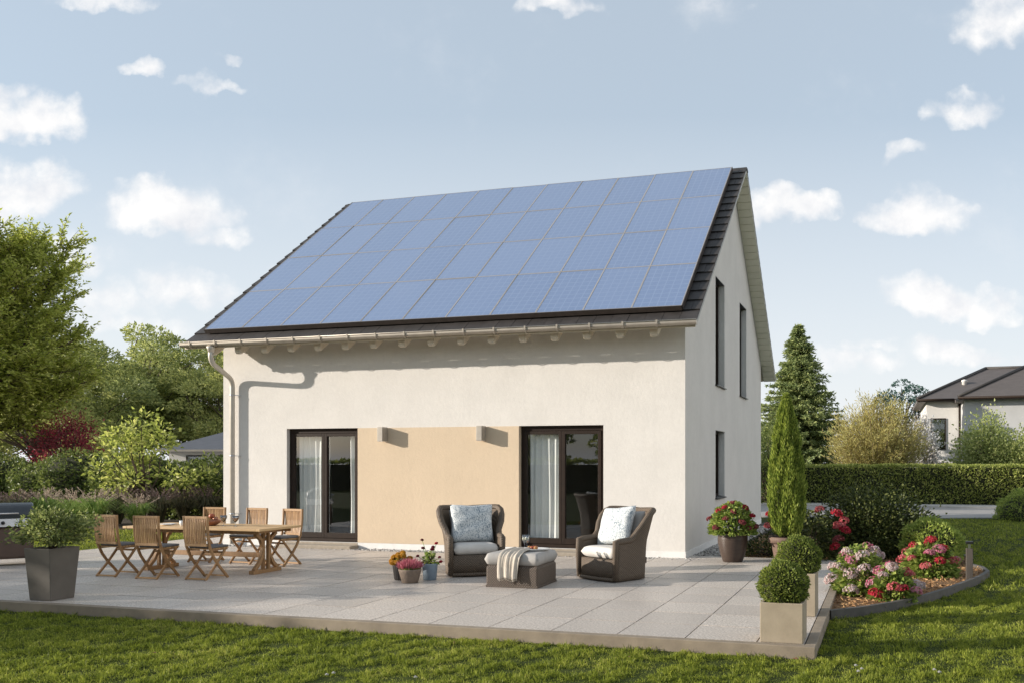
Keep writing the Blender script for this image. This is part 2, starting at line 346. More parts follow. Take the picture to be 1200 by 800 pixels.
# ------------------------------------------------------------------ building helpers
class MB:
    def __init__(s): s.v = []; s.f = []; s.sm = []
    def add(s, vs, fs, smooth=False):
        o = len(s.v); s.v += [tuple(map(float, p)) for p in vs]
        s.f += [tuple(i + o for i in f) for f in fs]; s.sm += [smooth] * len(fs)
        return s
    def box(s, x0, x1, y0, y1, z0, z1):
        return s.hexa([(x0, y0, z0), (x1, y0, z0), (x1, y1, z0), (x0, y1, z0), (x0, y0, z1), (x1, y0, z1), (x1, y1, z1), (x0, y1, z1)])
    def hexa(s, p):
        return s.add(p, [(3, 2, 1, 0), (4, 5, 6, 7), (0, 1, 5, 4), (1, 2, 6, 5), (2, 3, 7, 6), (3, 0, 4, 7)])
    def prism(s, poly, z0, z1):
        n = len(poly)
        vs = [(x, y, z0) for x, y in poly] + [(x, y, z1) for x, y in poly]
        return s.add(vs, [tuple(range(n))[::-1], tuple(range(n, 2 * n))] + [(i, (i + 1) % n, (i + 1) % n + n, i + n) for i in range(n)])
    def bar(s, a, b, w, h, up=(0, 0, 1)):
        a = Vector(a); b = Vector(b); d = (b - a).normalized(); sd = d.cross(Vector(up))
        if sd.length < 1e-4: sd = d.cross(Vector((0, 1, 0)))
        sd.normalize(); u = sd.cross(d); sd *= w / 2; u *= h / 2
        return s.hexa([a - sd - u, a + sd - u, b + sd - u, b - sd - u, a - sd + u, a + sd + u, b + sd + u, b - sd + u])
    def sweep(s, pts, w, h, side):
        """rectangular section swept along a polyline lying in the plane normal to side"""
        pts = [Vector(p) for p in pts]; sd = Vector(side).normalized(); vs = []
        for i, p in enumerate(pts):
            t = (pts[min(i + 1, len(pts) - 1)] - pts[max(i - 1, 0)]).normalized(); n = sd.cross(t)
            vs += [p - sd * w / 2 - n * h / 2, p + sd * w / 2 - n * h / 2, p + sd * w / 2 + n * h / 2, p - sd * w / 2 + n * h / 2]
        fs = [(0, 1, 2, 3), tuple(len(vs) - 4 + k for k in (3, 2, 1, 0))]
        for i in range(len(pts) - 1):
            for k in range(4): fs.append((i * 4 + k, i * 4 + 4 + k, i * 4 + 4 + (k + 1) % 4, i * 4 + (k + 1) % 4))
        return s.add(vs, fs)
    def tube(s, pts, r, n=8, cap=True):
        pts = [Vector(p) for p in pts]; rs = r if hasattr(r, '__len__') else [r] * len(pts); vs = []; prev = None
        for i, p in enumerate(pts):
            t = (pts[min(i + 1, len(pts) - 1)] - pts[max(i - 1, 0)]).normalized()
            if prev is None: prev = t.cross(Vector((0.3, 0.9, 0.2))) if abs(t.z) > 0.5 else t.cross(Vector((0, 0, 1)))
            a = (prev - t * prev.dot(t)).normalized(); prev = a; b = t.cross(a)
            for k in range(n):
                c = 2 * PI * k / n; vs.append(p + (a * math.cos(c) + b * math.sin(c)) * rs[i])
        fs = []
        for i in range(len(pts) - 1):
            for k in range(n): fs.append((i * n + k, i * n + (k + 1) % n, (i + 1) * n + (k + 1) % n, (i + 1) * n + k))
        if cap: fs += [tuple(range(n))[::-1], tuple(range((len(pts) - 1) * n, len(pts) * n))]
        return s.add(vs, fs, True)
    def lathe(s, prof, n=24, cx=0, cy=0, cap=True, ribs=0, rib=0.0):
        vs = []
        for r, z in prof:
            for k in range(n):
                a = 2 * PI * k / n; rr = r * (1 + (rib * math.cos(ribs * a) if ribs else 0))
                vs.append((cx + rr * math.cos(a), cy + rr * math.sin(a), z))
        fs = []
        for i in range(len(prof) - 1):
            for k in range(n): fs.append((i * n + k, i * n + (k + 1) % n, (i + 1) * n + (k + 1) % n, (i + 1) * n + k))
        if cap: fs += [tuple(range(n))[::-1], tuple(range((len(prof) - 1) * n, len(prof) * n))]
        return s.add(vs, fs, True)
    def grid(s, fn, nu, nv, smooth=True, closed=False):
        vs = [fn(i / nu, j / nv) for j in range(nv + 1) for i in range(nu + 1)]
        return s.add(vs, [(j * (nu + 1) + i, j * (nu + 1) + i + 1, (j + 1) * (nu + 1) + i + 1, (j + 1) * (nu + 1) + i) for j in range(nv) for i in range(nu)], smooth)
    def build(s, name, mat, parent=None, bevel=0.0, seg=2, loc=(0, 0, 0), weld=False):
        me = bpy.data.meshes.new(name); me.from_pydata(s.v, [], s.f)
        me.polygons.foreach_set('use_smooth', s.sm)
        bm = bmesh.new(); bm.from_mesh(me)
        if weld: bmesh.ops.remove_doubles(bm, verts=bm.verts, dist=1e-4)
        bmesh.ops.recalc_face_normals(bm, faces=bm.faces)
        if bevel:
            ed = [e for e in bm.edges if len(e.link_faces) == 2 and e.calc_face_angle(0) > 0.6]
            bmesh.ops.bevel(bm, geom=ed, offset=bevel, segments=seg, profile=0.5, affect='EDGES', clamp_overlap=True)
        bm.to_mesh(me); bm.free()
        me.materials.append(mat)
        return link(name, me, parent, loc)

def link(name, me, parent=None, loc=(0, 0, 0)):
    o = bpy.data.objects.new(name, me); C.objects.link(o); o.location = loc
    if parent: o.parent = parent
    return o

def tag(o, label, cat, group=None, kind=None):
    o['label'] = label; o['category'] = cat
    if group: o['group'] = group
    if kind: o['kind'] = kind
    return o

def thing(name, label, cat, loc=(0, 0, 0), rz=0.0, group=None):
    o = bpy.data.objects.new(name, None); C.objects.link(o)
    o.location = loc; o.rotation_euler = (0, 0, rz); o.empty_display_size = 0.2
    return tag(o, label, cat, group)

def setting(o, kind='structure'):
    o['kind'] = kind; return o

def copy_tree(o, parent=None):
    c = o.copy(); C.objects.link(c)
    if parent: c.parent = parent
    for ch in list(o.children): copy_tree(ch, c)
    return c

def mesh_np(name, V, Fc, mat, parent=None, smooth=False, loc=(0, 0, 0)):
    V = np.ascontiguousarray(V, dtype=np.float32).reshape(-1, 3); Fc = np.ascontiguousarray(Fc, dtype=np.int32)
    k = Fc.shape[1]; me = bpy.data.meshes.new(name)
    me.vertices.add(len(V)); me.vertices.foreach_set('co', V.ravel())
    me.loops.add(Fc.size); me.loops.foreach_set('vertex_index', Fc.ravel())
    me.polygons.add(len(Fc)); me.polygons.foreach_set('loop_start', np.arange(len(Fc), dtype=np.int32) * k)
    me.polygons.foreach_set('use_smooth', np.full(len(Fc), smooth))
    me.update(calc_edges=True); me.materials.append(mat)
    return link(name, me, parent, loc)

def unit(a):
    return a / np.maximum(np.linalg.norm(a, axis=-1, keepdims=True), 1e-9)

def rdirs(n): return unit(rng.normal(size=(n, 3)))

def leaf_geo(P, D, N, L, W, fold=0.18):
    n = len(P); D = unit(D); S = unit(np.cross(D, N)); U = np.cross(S, D)
    L = np.broadcast_to(np.asarray(L, float), (n,))[:, None]; W = np.broadcast_to(np.asarray(W, float), (n,))[:, None]
    V = np.stack([P, P + D * L * .45 + S * W * .5 + U * W * fold, P + D * L - U * L * .08, P + D * L * .45 - S * W * .5 + U * W * fold], 1)
    return V.reshape(-1, 3), np.arange(4 * n).reshape(n, 4)

def leaves(name, P, D, N, L, W, mat, parent=None, fold=0.18):
    N = unit(N * .55 + rdirs(len(P)) * .9)
    V, Fc = leaf_geo(P, D, N, L, W, fold)
    return mesh_np(name, V, Fc, mat, parent)

# ------------------------------------------------------------------ ground, patio, beds, drive
def ground():
    b = MB()
    xs = sorted(set([-400, -150, -60] + list(np.arange(-34, 26, 1.5)) + [40, 90, 200, 400]))
    ys = sorted(set([-300, -100, -40] + list(np.arange(-20, 32, 1.5)) + [45, 80, 160, 400]))
    vs = []
    for y in ys:
        for x in xs:
            h = 0.0
            if not (-12 < x < 5 and -8 < y < 12): h = 0.025 * math.sin(x * 0.7 + 1.3 * math.sin(y * .5)) * math.cos(y * 0.6)
            vs.append((x, y, GZ - 0.02 + h * 0.6))
    n = len(xs)
    b.add(vs, [(j * n + i, j * n + i + 1, (j + 1) * n + i + 1, (j + 1) * n + i) for j in range(len(ys) - 1) for i in range(n - 1)], True)
    return setting(b.build('lawn', M['lawn']))
ground()

T = 0.664; TX0 = -1.15; PX0, PX1, PY0 = -11.15, 2.60, -6.62
def in_house(x0, x1, y0, y1):
    return x0 > -9.48 and x1 < 0.0 and y0 > 0.0
def patio():
    base = MB(); base.prism([(PX0, PY0), (PX1, PY0), (PX1, 0.42), (0.02, 0.42), (0.02, 0.05), (-9.5, 0.05), (-9.5, 3.2), (PX0, 3.2)], GZ - .05, -0.012)
    setting(base.build('patio_bed', M['joint']))
    b = MB(); g = 0.0065
    k0 = math.floor((PX0 - TX0) / T); xs = [TX0 + k * T for k in range(k0, 12)]
    for i, x in enumerate(xs):
        for j in range(16):
            y = PY0 + j * T
            a0, a1 = max(x, PX0), min(x + T, PX1); c0, c1 = y, y + T
            lim = 3.2 if a1 <= -9.5 + .3 else (0.42 if a0 >= -0.6 else -0.36)
            c1 = min(c1, lim)
            if -9.8 < a0 < -9.48 and c0 < -.36: pass
            if a1 - a0 < .05 or c1 - c0 < .03: continue
            if a1 > -9.5 and a0 < -9.5 and c1 > -0.3: a1 = -9.5
            z = rng.normal(0, .0007)
            b.box(a0 + g, a1 - g, c0 + g * 1.5, c1 - g * 1.5, -0.03, z)
    setting(b.build('patio', M['slabs']))
    k = MB()
    k.box(PX0 - .1, PX1 + .1, PY0 - .1, PY0 - .004, GZ - .1, 0.003)
    setting(k.build('patio_kerb', M['concrete'], bevel=.006))
    k = MB(); k.box(PX1 + .004, PX1 + .1, PY0, 0.5, GZ - .1, 0.003)
    setting(k.build('patio_kerb', M['concrete'], bevel=.006))
patio()

# pebble strip against the house walls
def pebbles():
    base = MB(); base.box(-9.45, 0.30, -0.36, 0.02, GZ, -0.028)
    base.box(0.02, 0.52, 0.43, 9.7, GZ, -0.028)
    setting(base.build('gravel_strip_bed', M['joint']))
    ico = bmesh.new(); bmesh.ops.create_icosphere(ico, subdivisions=1, radius=1)
    iv = np.array([v.co[:] for v in ico.verts]); itri = np.array([[v.index for v in f.verts] for f in ico.faces]); ico.free()
    P = []
    for n, (x0, x1, y0, y1) in ((3600, (-9.4, -.0, -.35, -.01)), (2600, (.02, .5, .45, 8)), (160, (0, .28, -.35, .05))):
        P.append(np.stack([rng.uniform(x0, x1, n), rng.uniform(y0, y1, n), rng.uniform(-.025, -.004, n)], 1))
    P = np.concatenate(P); n = len(P)
    keep = ~((P[:, 0] > -8.02) & (P[:, 0] < -6.38) & (P[:, 1] > -.3) | (P[:, 0] > -3.1) & (P[:, 0] < -1.44) & (P[:, 1] > -.3))
    P = P[keep]; n = len(P)
    sc = rng.uniform(.012, .030, (n, 1, 1)) * rng.uniform(.6, 1.1, (n, 1, 3)); sc[:, :, 2] *= .7
    a = rng.uniform(0, 6.3, n); R = np.zeros((n, 3, 3)); R[:, 0, 0] = np.cos(a); R[:, 0, 1] = -np.sin(a); R[:, 1, 0] = np.sin(a); R[:, 1, 1] = np.cos(a); R[:, 2, 2] = 1
    V = np.einsum('nij,nkj->nki', R, iv[None] * sc) + P[:, None]
    Fc = itri[None] + (np.arange(n) * len(iv))[:, None, None]
    setting(mesh_np('gravel_strip', V.reshape(-1, 3), Fc.reshape(-1, 3), M['pebble'], smooth=True), 'stuff')
pebbles()

BED = [(2.70, -4.68), (3.05, -4.32), (3.40, -3.85), (3.74, -3.25), (4.05, -2.55), (4.36, -1.75), (4.62, -1.05), (4.78, -0.45), (4.76, 0.10), (4.60, 0.55), (4.7, 1.6), (4.4, 3.0), (3.6, 4.6), (2.2, 5.6), (0.55, 5.8)]
def bed():
    b = MB(); poly = BED + [(0.55, 0.52), (2.70, 0.52)]
    b.prism(poly, GZ - .05, -0.045)
    setting(b.build('planting_bed', M['mulch']))
    e = MB()
    vs = []; pts = [Vector((x, y, 0)) for x, y in BED]
    for i, p in enumerate(pts):
        t = (pts[min(i + 1, len(pts) - 1)] - pts[max(i - 1, 0)]).normalized(); n = Vector((t.y, -t.x, 0)) * .028
        vs += [p - n + Vector((0, 0, GZ - .05)), p + n + Vector((0, 0, GZ - .05)), p + n + Vector((0, 0, -.002)), p - n + Vector((0, 0, -.002))]
    fs = [(0, 1, 2, 3)]
    for i in range(len(pts) - 1):
        for k in range(4): fs.append((i * 4 + k, i * 4 + 4 + k, i * 4 + 4 + (k + 1) % 4, i * 4 + (k + 1) % 4))
    e.add(vs, fs); setting(e.build('bed_kerb', M['edging']))
    # bark chips
    n = 20000; P = np.stack([rng.uniform(.6, 4.75, n), rng.uniform(-4.6, 4, n), rng.uniform(-.045, -.030, n)], 1)
    px = np.array([p[0] for p in poly]); py = np.array([p[1] for p in poly]); ins = np.zeros(n, bool); j = len(poly) - 1
    for i in range(len(poly)):
        c = ((py[i] > P[:, 1]) != (py[j] > P[:, 1])); c &= P[:, 0] < (px[j] - px[i]) * (P[:, 1] - py[i]) / (py[j] - py[i] + 1e-12) + px[i]; ins ^= c; j = i
    P = P[ins]; n = len(P)
    D = rdirs(n); D[:, 2] *= .25; N = rdirs(n) * .4 + np.array([0, 0, 1])
    setting(leaves('bark_mulch', P, D, N, rng.uniform(.03, .075, n), rng.uniform(.012, .028, n), M['chips'], fold=.1), 'stuff')
bed()

def drive():
    b = MB(); b.prism([(-60, 13.2), (2.6, 13.3), (6.2, 14.4), (60, 14.6), (60, 20.2), (-60, 20.2)], GZ - .1, GZ + .015)
    setting(b.build('driveway', M['asphalt']))
    b = MB(); b.box(-60, 60, 20.2, 20.5, GZ - .1, GZ + .09); b.box(-60, 60, 20.5, 22.0, GZ - .1, GZ + .075)
    setting(b.build('pavement', M['kerbstone'], bevel=.01))
    b = MB(); b.box(-40, -11.6, 3.5, 8.2, GZ - .05, GZ + .02)
    setting(b.build('border_soil', M['soil']))
drive()

def grass():
    """cut lawn as real blades, thinner with distance"""
    def inpoly(P, poly):
        px = [p[0] for p in poly]; py = [p[1] for p in poly]; ins = np.zeros(len(P), bool); j = len(poly) - 1
        for i in range(len(poly)):
            c = ((py[i] > P[:, 1]) != (py[j] > P[:, 1])); c &= P[:, 0] < (px[j] - px[i]) * (P[:, 1] - py[i]) / (py[j] - py[i] + 1e-12) + px[i]; ins ^= c; j = i
        return ins
    bedp = BED + [(0, 5.8), (0, -4), (2.7, -4.68)]
    def pn(P, size, seed):
        r = np.random.default_rng(seed); v = np.zeros(len(P))
        for _ in range(9):
            a = r.uniform(0, 2 * PI); k = 2 * PI / (size * r.uniform(.6, 1.8)); v += np.sin((P[:, 0] * math.cos(a) + P[:, 1] * math.sin(a)) * k + r.uniform(0, 6.3))
        return np.clip(v / 9 * 1.6 + .5, 0, 1)
    zones = [((-9.5, 8.0, -9.8, -6.70), 9000, .032, .0054), ((2.68, 8.5, -6.8, -2.0), 6200, .033, .0060), ((2.7, 12, -2.0, 5), 1700, .042, .010), ((2.5, 16, 5, 14.0), 600, .05, .015),
             ((-24, -11.2, -6.7, 3.6), 800, .05, .013), ((-16, -9.5, -9, -6.7), 1500, .042, .0085)]
    VV = []; nn = 0
    for (x0, x1, y0, y1), dens, L, W in zones:
        n = int((x1 - x0) * (y1 - y0) * dens)
        P = np.stack([rng.uniform(x0, x1, n), rng.uniform(y0, y1, n)], 1)
        r = (P - np.array([CX, CY])) @ RIGHT; w = (P - np.array([CX, CY])) @ FWD
        P = P[(w > 4.2) & (np.abs(r / w + .15) < .82)]
        P = P[~inpoly(P, bedp)]
        P = P[~((P[:, 0] > PX0 - .12) & (P[:, 0] < PX1 + .11) & (P[:, 1] > PY0 - .11) & (P[:, 1] < 3.2))]
        P = P[~((P[:, 1] > 13.2) & (P[:, 0] < 2.6)) & ~((P[:, 0] > 2.6) & (P[:, 1] > 13.25 + (P[:, 0] - 2.6) * .3))]
        # patchy growth: tufts, thin spots and hollows
        p1, p2, p3 = pn(P, .34, 1), pn(P, .11, 2), pn(P, 1.1, 3)
        keep = rng.uniform(size=len(P)) < np.clip(.25 + 1.2 * p1 * .6 + .8 * p2 * .6, 0, 1); P = P[keep]; n = len(P)
        pat = (.25 + 1.5 * p2 * p1 * 1.6 + .35 * p3)[keep]
        a = rng.uniform(0, 2 * PI, n); tilt = np.abs(rng.normal(.6, .42, n))
        D = np.stack([np.cos(a) * np.sin(tilt), np.sin(a) * np.sin(tilt), np.cos(tilt)], 1)
        l = L * rng.uniform(.5, 1.25, n) * np.clip(pat, .3, 1.7); a2 = a + rng.normal(PI / 2, .6, n)
        S = np.stack([np.cos(a2), np.sin(a2), np.zeros(n)], 1) * (W * rng.uniform(.6, 1.2, n) / 2)[:, None]
        B = np.concatenate([P, np.full((n, 1), GZ - .022)], 1)
        mid = B + D * (l * .55)[:, None]; D2 = D.copy(); D2[:, 2] *= .45; tip = mid + unit(D2) * (l * .5)[:, None]
        VV.append(np.stack([B - S, B + S, mid + S * .8, tip, mid - S * .8], 1).reshape(-1, 3)); nn += n
    V = np.concatenate(VV); i5 = np.arange(nn)[:, None] * 5
    o = mesh_np('grass', V, i5 + np.array([[0, 1, 2, 3, 4]]), M['blade'])
    setting(o, 'stuff')
grass()

# ------------------------------------------------------------------ the house
L, W, OV, EO, ZE, ZR = 9.48, 9.34, 0.34, 0.66, 3.94, 8.18
SL = (ZR - ZE) / (W / 2 + EO); ANG = math.atan(SL); SLEN = math.hypot(ZR - ZE, W / 2 + EO)
def roof_z(y): return ZE + SL * (EO + (y if y <= W / 2 else W - y))
house = thing('house', 'white rendered gable house with solar roof and two terrace doors', 'house')

def holed_wall(b, axis, fixed, outn, a0, a1, zbase, top, holes, depth):
    """flat wall on one plane with rectangular openings; returns through b. top(a) gives the upper outline"""
    cuts = sorted(set([a0, a1] + [h[0] for h in holes] + [h[1] for h in holes] + ([W / 2] if axis == 'y' else [])))
    P = lambda a, z, d=0: (a, fixed + d * outn, z) if axis == 'x' else (fixed + d * outn, a, z)
    for c0, c1 in zip(cuts[:-1], cuts[1:]):
        hs = sorted([h for h in holes if h[0] <= c0 + 1e-6 and h[1] >= c1 - 1e-6], key=lambda h: h[2])
        z = zbase
        for h in hs:
            if h[2] > z: b.add([P(c0, z), P(c1, z), P(c1, h[2]), P(c0, h[2])], [(0, 1, 2, 3)])
            z = h[3]
        b.add([P(c0, z), P(c1, z), P(c1, top(c1)), P(c0, top(c0))], [(0, 1, 2, 3)])
    for (h0, h1, z0, z1) in holes:
        d = -depth
        b.add([P(h0, z0), P(h0, z1), P(h0, z1, d), P(h0, z0, d)], [(0, 1, 2, 3)])
        b.add([P(h1, z0), P(h1, z1), P(h1, z1, d), P(h1, z0, d)], [(0, 1, 2, 3)])
        b.add([P(h0, z1), P(h1, z1), P(h1, z1, d), P(h0, z1, d)], [(0, 1, 2, 3)])
        b.add([P(h0, z0), P(h1, z0), P(h1, z0, d), P(h0, z0, d)], [(0, 1, 2, 3)])

DOORS = [(-7.99, -6.40, 0.10, 2.29), (-3.07, -1.47, 0.10, 2.29)]
GWIN = [(2.74, 3.76, 3.21, 5.38), (5.74, 6.76, 3.21, 5.38), (2.74, 3.76, 0.92, 2.285)]
b = MB(); flat = lambda a: roof_z(0) - .10; gab = lambda a: roof_z(a) - .10
holed_wall(b, 'x', 0.0, -1, -L, 0, GZ, flat, DOORS, .30)
holed_wall(b, 'y', 0.0, 1, 0, W, GZ, gab, GWIN, .30)
holed_wall(b, 'y', -L, -1, 0, W, GZ, gab, [(3, 4.4, 0.9, 2.2)], .30)
holed_wall(b, 'x', W, 1, -L, 0, GZ, flat, [], .30)
wall = b.build('wall', M['wall'], house)
pl = MB(); pl.box(-L - .004, -8.0, -.012, -.002, GZ, .105); pl.box(-6.39, -3.08, -.012, -.002, GZ, .105); pl.box(-1.46, .004, -.012, -.002, GZ, .105); pl.box(.002, .012, -.012, W, GZ, .105)
pl.build('plinth', M['plinth'], house)
ac = MB(); ac.box(-6.398, -3.072, -.006, .0, .11, 2.288)
ac.box(-3.0725, -3.0655, .0, .088, .105, 2.288)
ac.build('accent_panel', M['accent'], house)

# room behind the terrace doors (dim, closed)
r = MB(); x0, x1, y0, y1, z0, z1 = -L + .32, -.32, .32, 4.6, .10, 2.62
r.add([(x0, y1, z0), (x1, y1, z0), (x1, y1, z1), (x0, y1, z1)], [(0, 1, 2, 3)])
r.add([(x0, y0, z0), (x0, y1, z0), (x0, y1, z1), (x0, y0, z1)], [(0, 1, 2, 3)]); r.add([(x1, y0, z0), (x1, y1, z0), (x1, y1, z1), (x1, y0, z1)], [(0, 1, 2, 3)])
r.add([(x0, y0, z1), (x1, y0, z1), (x1, y1, z1), (x0, y1, z1)], [(0, 1, 2, 3)])
for a0, a1, c0, c1 in ((x0, -7.99, z0, z1), (-6.40, -3.07, z0, z1), (-1.47, x1, z0, z1), (-7.99, -6.40, 2.29, z1), (-3.07, -1.47, 2.29, z1)):
    r.add([(a0, y0, c0), (a1, y0, c0), (a1, y0, c1), (a0, y0, c1)], [(0, 1, 2, 3)])
r.build('room_lining', M['interior'], house)
r = MB(); r.add([(x0, .12, z0), (x1, .12, z0), (x1, y1, z0), (x0, y1, z0)], [(0, 1, 2, 3)]); r.build('room_floor', M['parquet'], house)

def terrace_door(x0, x1, z0, z1, first=None):
    if first:
        d = copy_tree(first, house); d.location.x += x0 - DOORS[0][0]; return d
    y0, y1 = .09, .17; t = .055
    f = MB(); f.box(x0, x0 + t, y0, y1, z0, z1); f.box(x1 - t, x1, y0, y1, z0, z1); f.box(x0 + t, x1 - t, y0, y1, z1 - .09, z1); f.box(x0 + t, x1 - t, y0, y1, z0, z0 + .07)
    root = f.build('terrace_door', M['bronze'], house, bevel=.004)
    xm = (x0 + x1) / 2
    for a0, a1 in ((x0 + t + .004, xm - .002), (xm + .002, x1 - t - .004)):
        s = MB(); w = .058; c0, c1 = z0 + .074, z1 - .094
        s.box(a0, a0 + w, y0 - .015, y1 - .02, c0, c1); s.box(a1 - w, a1, y0 - .015, y1 - .02, c0, c1)
        s.box(a0 + w, a1 - w, y0 - .015, y1 - .02, c1 - w, c1); s.box(a0 + w, a1 - w, y0 - .015, y1 - .02, c0, c0 + .10)
        s.build('sash', M['bronze'], root, bevel=.004)
        g = MB(); g.add([(a0 + w - .004, y0 + .02, c0 + .096), (a1 - w + .004, y0 + .02, c0 + .096), (a1 - w + .004, y0 + .02, c1 - w + .004), (a0 + w - .004, y0 + .02, c1 - w + .004)], [(0, 1, 2, 3)])
        g.build('pane', M['glass'], root)
    s = MB(); s.box(x0 - .03, x1 + .03, -.30, -.016, GZ, .012 + .05); s.box(x0 + .002, x1 - .002, -.014, y0 + .06, .02, z0 - .003)
    s.build('threshold', M['stone'], root, bevel=.006)
    return root
td = terrace_door(*DOORS[0]); terrace_door(*DOORS[1], first=td)

def gable_window(y0, y1, z0, z1):
    t = .06; xa, xb = -.21, -.13
    f = MB(); f.box(xa, xb, y0, y0 + t, z0, z1); f.box(xa, xb, y1 - t, y1, z0, z1); f.box(xa, xb, y0 + t, y1 - t, z1 - t, z1); f.box(xa, xb, y0 + t, y1 - t, z0, z0 + t)
    root = f.build('window', M['bronze'], house, bevel=.004)
    g = MB(); g.box(-.18, -.172, y0 + t - .003, y1 - t + .003, z0 + t - .003, z1 - t + .003); g.build('pane', M['glass'], root)
    s = MB(); s.hexa([(-.125, y0 - .02, z0 + .005), (.045, y0 - .02, z0 - .03), (.045, y1 + .02, z0 - .03), (-.125, y1 + .02, z0 + .005), (-.125, y0 - .02, z0 + .02), (.045, y0 - .02, z0 - .008), (.045, y1 + .02, z0 - .008), (-.125, y1 + .02, z0 + .02)])
    s.build('sill', M['black'], root, bevel=.003)
    l = MB(); l.box(-.129, -.001, y0 + .001, y0 + .012, z0 + .02, z1 - .002); l.box(-.129, -.002, y0 + .012, y1 - .002, z1 - .012, z1 - .002); l.build('guide_rail', M['black'], root)
    k = MB(); k.box(-2.2, -.31, y0 - .3, y0 - .29, z0 - .3, z1 + .2); k.box(-2.2, -.31, y1 + .29, y1 + .3, z0 - .3, z1 + .2); k.box(-2.21, -2.2, y0 - .3, y1 + .3, z0 - .3, z1 + .2); k.box(-2.2, -.31, y0 - .29, y1 + .29, z1 + .2, z1 + .21); k.box(-2.2, -.31, y0 - .29, y1 + .29, z0 - .31, z0 - .3)
    k.build('window_recess', M['interior'], root)
for g_ in GWIN: gable_window(*g_)

# roof: boarding, courses of flat interlocking tiles, ridge caps
def rp(x, s, off, back=False):
    """point on the roof: s metres up the slope from the eaves, off metres out along the slope normal"""
    y = -EO + s * math.cos(ANG) - off * math.sin(ANG); z = ZE + s * math.sin(ANG) + off * math.cos(ANG)
    return (x, W - y, z) if back else (x, y, z)
def slab(b, x0, x1, s0, s1, o0, o1, back=False, tilt=0.0):
    b.hexa([rp(x0, s0, o0, back), rp(x1, s0, o0, back), rp(x1, s1, o0 - tilt, back), rp(x0, s1, o0 - tilt, back), rp(x0, s0, o1, back), rp(x1, s0, o1, back), rp(x1, s1, o1 - tilt, back), rp(x0, s1, o1 - tilt, back)])
RX0, RX1 = -L - OV, OV
b = MB()
for bk in (False, True): slab(b, RX0 + .004, RX1 - .004, .06, SLEN - .035, -.085, -.036, bk)
b.build('roof_boarding', M['deck'], house)
b = MB(); pitch = SLEN / 20
for bk in (False, True):
    for c in range(20):
        n = 34; w = (RX1 - RX0) / n; sh = (c % 2) * w / 2
        edges = [RX0] + [RX0 + sh + k * w for k in range(1 if not sh else 0, n)] + [RX1]
        for e0, e1 in zip(edges[:-1], edges[1:]):
            if e1 - e0 < .02: continue
            j = rng.normal(0, .0015)
            slab(b, e0 + .003, e1 - .003, c * pitch, min((c + 1) * pitch + .03, SLEN - .01), -.012 + j, .012 + j, bk, tilt=.026)
roof = b.build('roof', M['roof'], house)
b = MB()
for k in range(26):
    xa = RX0 + k * (RX1 - RX0) / 26; xb = xa + (RX1 - RX0) / 26 + .03
    zc = ZR - .115; pts = []
    for q, rr in ((xa, .125), (min(xb, RX1 + .01), .112)):
        for a in range(9):
            t = PI * a / 8; pts.append((q, W / 2 + math.cos(t) * rr, zc + math.sin(t) * rr * .62))
    b.add(pts, [(i, i + 1, i + 10, i + 9) for i in range(8)] + [tuple(range(9)), tuple(range(9, 18))[::-1]])
b.build('ridge_caps', M['roof'], roof)
for bk in (False, True):
    for xa, xb in ((0.006, RX1 - .012), (RX0 + .012, -L - .006)):
        n = 33; d = (SLEN - .1) / n; b = MB()
        for k in range(n): slab(b, xa, xb, .06 + k * d + .008, .06 + (k + 1) * d - .007, -.107, -.0865, bk)
        b.build('verge_soffit', M['soffit'], house)
    b = MB()
    for k in range(4): slab(b, RX0 + .36, RX1 - .36, .07 + k * .18, .07 + k * .18 + .176, -.104, -.0865, bk)
    b.build('eaves_soffit', M['rafter'], house)
def tail(x):
    b = MB(); w = .082; prof = []
    zt = lambda y: roof_z(y) - .150
    ys = [-.52, -.50, -.46, -.37, -.22, .0]; dp = [.15, .205, .23, .24, .245, .25]
    for y, d in zip(ys, dp): prof.append((y, zt(y), zt(y) - d))
    vs = []
    for (y, a, c) in prof: vs += [(x - w, y, a), (x + w, y, a), (x + w * .82, y, c + .02), (x + w * .5, y, c), (x - w * .5, y, c), (x - w * .82, y, c + .02)]
    fs = [tuple(range(6)), tuple(range(len(vs) - 6, len(vs)))[::-1]]
    for i in range(len(prof) - 1):
        for k in range(6): fs.append((i * 6 + k, i * 6 + (k + 1) % 6, i * 6 + 6 + (k + 1) % 6, i * 6 + 6 + k))
    b.add(vs, fs); return b
NR = 16; RSP = (9.28 - .42) / (NR - 1); t0 = tail(0).build('rafter_tail', M['rafter'], house, bevel=.008); t0.location.x = -.42
for k in range(1, NR):
    c = t0.copy(); C.objects.link(c); c.parent = house; c.location.x = -.42 - k * RSP
b = MB(); b.box(RX0 + .02, RX1 - .02, -EO + .004, -EO + .022, ZE - .115, ZE - .022); b.build('fascia', M['rafter'], house)
GY, GZT, GR = -.722, ZE - .010, .056
b = MB(); vs = []
for x in (RX0 - .0, RX1 + .02):
    for a in range(11):
        t = PI + PI * a / 10; vs.append((x, GY + GR * math.cos(t), GZT - .025 + (GR * math.sin(t) if a not in (0, 10) else .025)))
    for a in range(11):
        t = PI + PI * (10 - a) / 10; q = GR - .006; vs.append((x, GY + q * math.cos(t), GZT - .025 + (q * math.sin(t) if a not in (0, 10) else .025)))
n = 22; b.add(vs, [(i, (i + 1) % n, (i + 1) % n + n, i + n) for i in range(n)] + [tuple(range(n))[::-1], tuple(range(n, 2 * n))])
b.tube([(RX0 - .0, GY - GR - .003, GZT), (RX1 + .02, GY - GR - .003, GZT)], .011, 8)
for x in (RX0 + .002, RX1 + .017): b.box(x - .002, x + .002, GY - GR + .004, GY + GR - .004, GZT - .075, GZT - .004)
gut = b.build('gutter', M['gutter'], house)
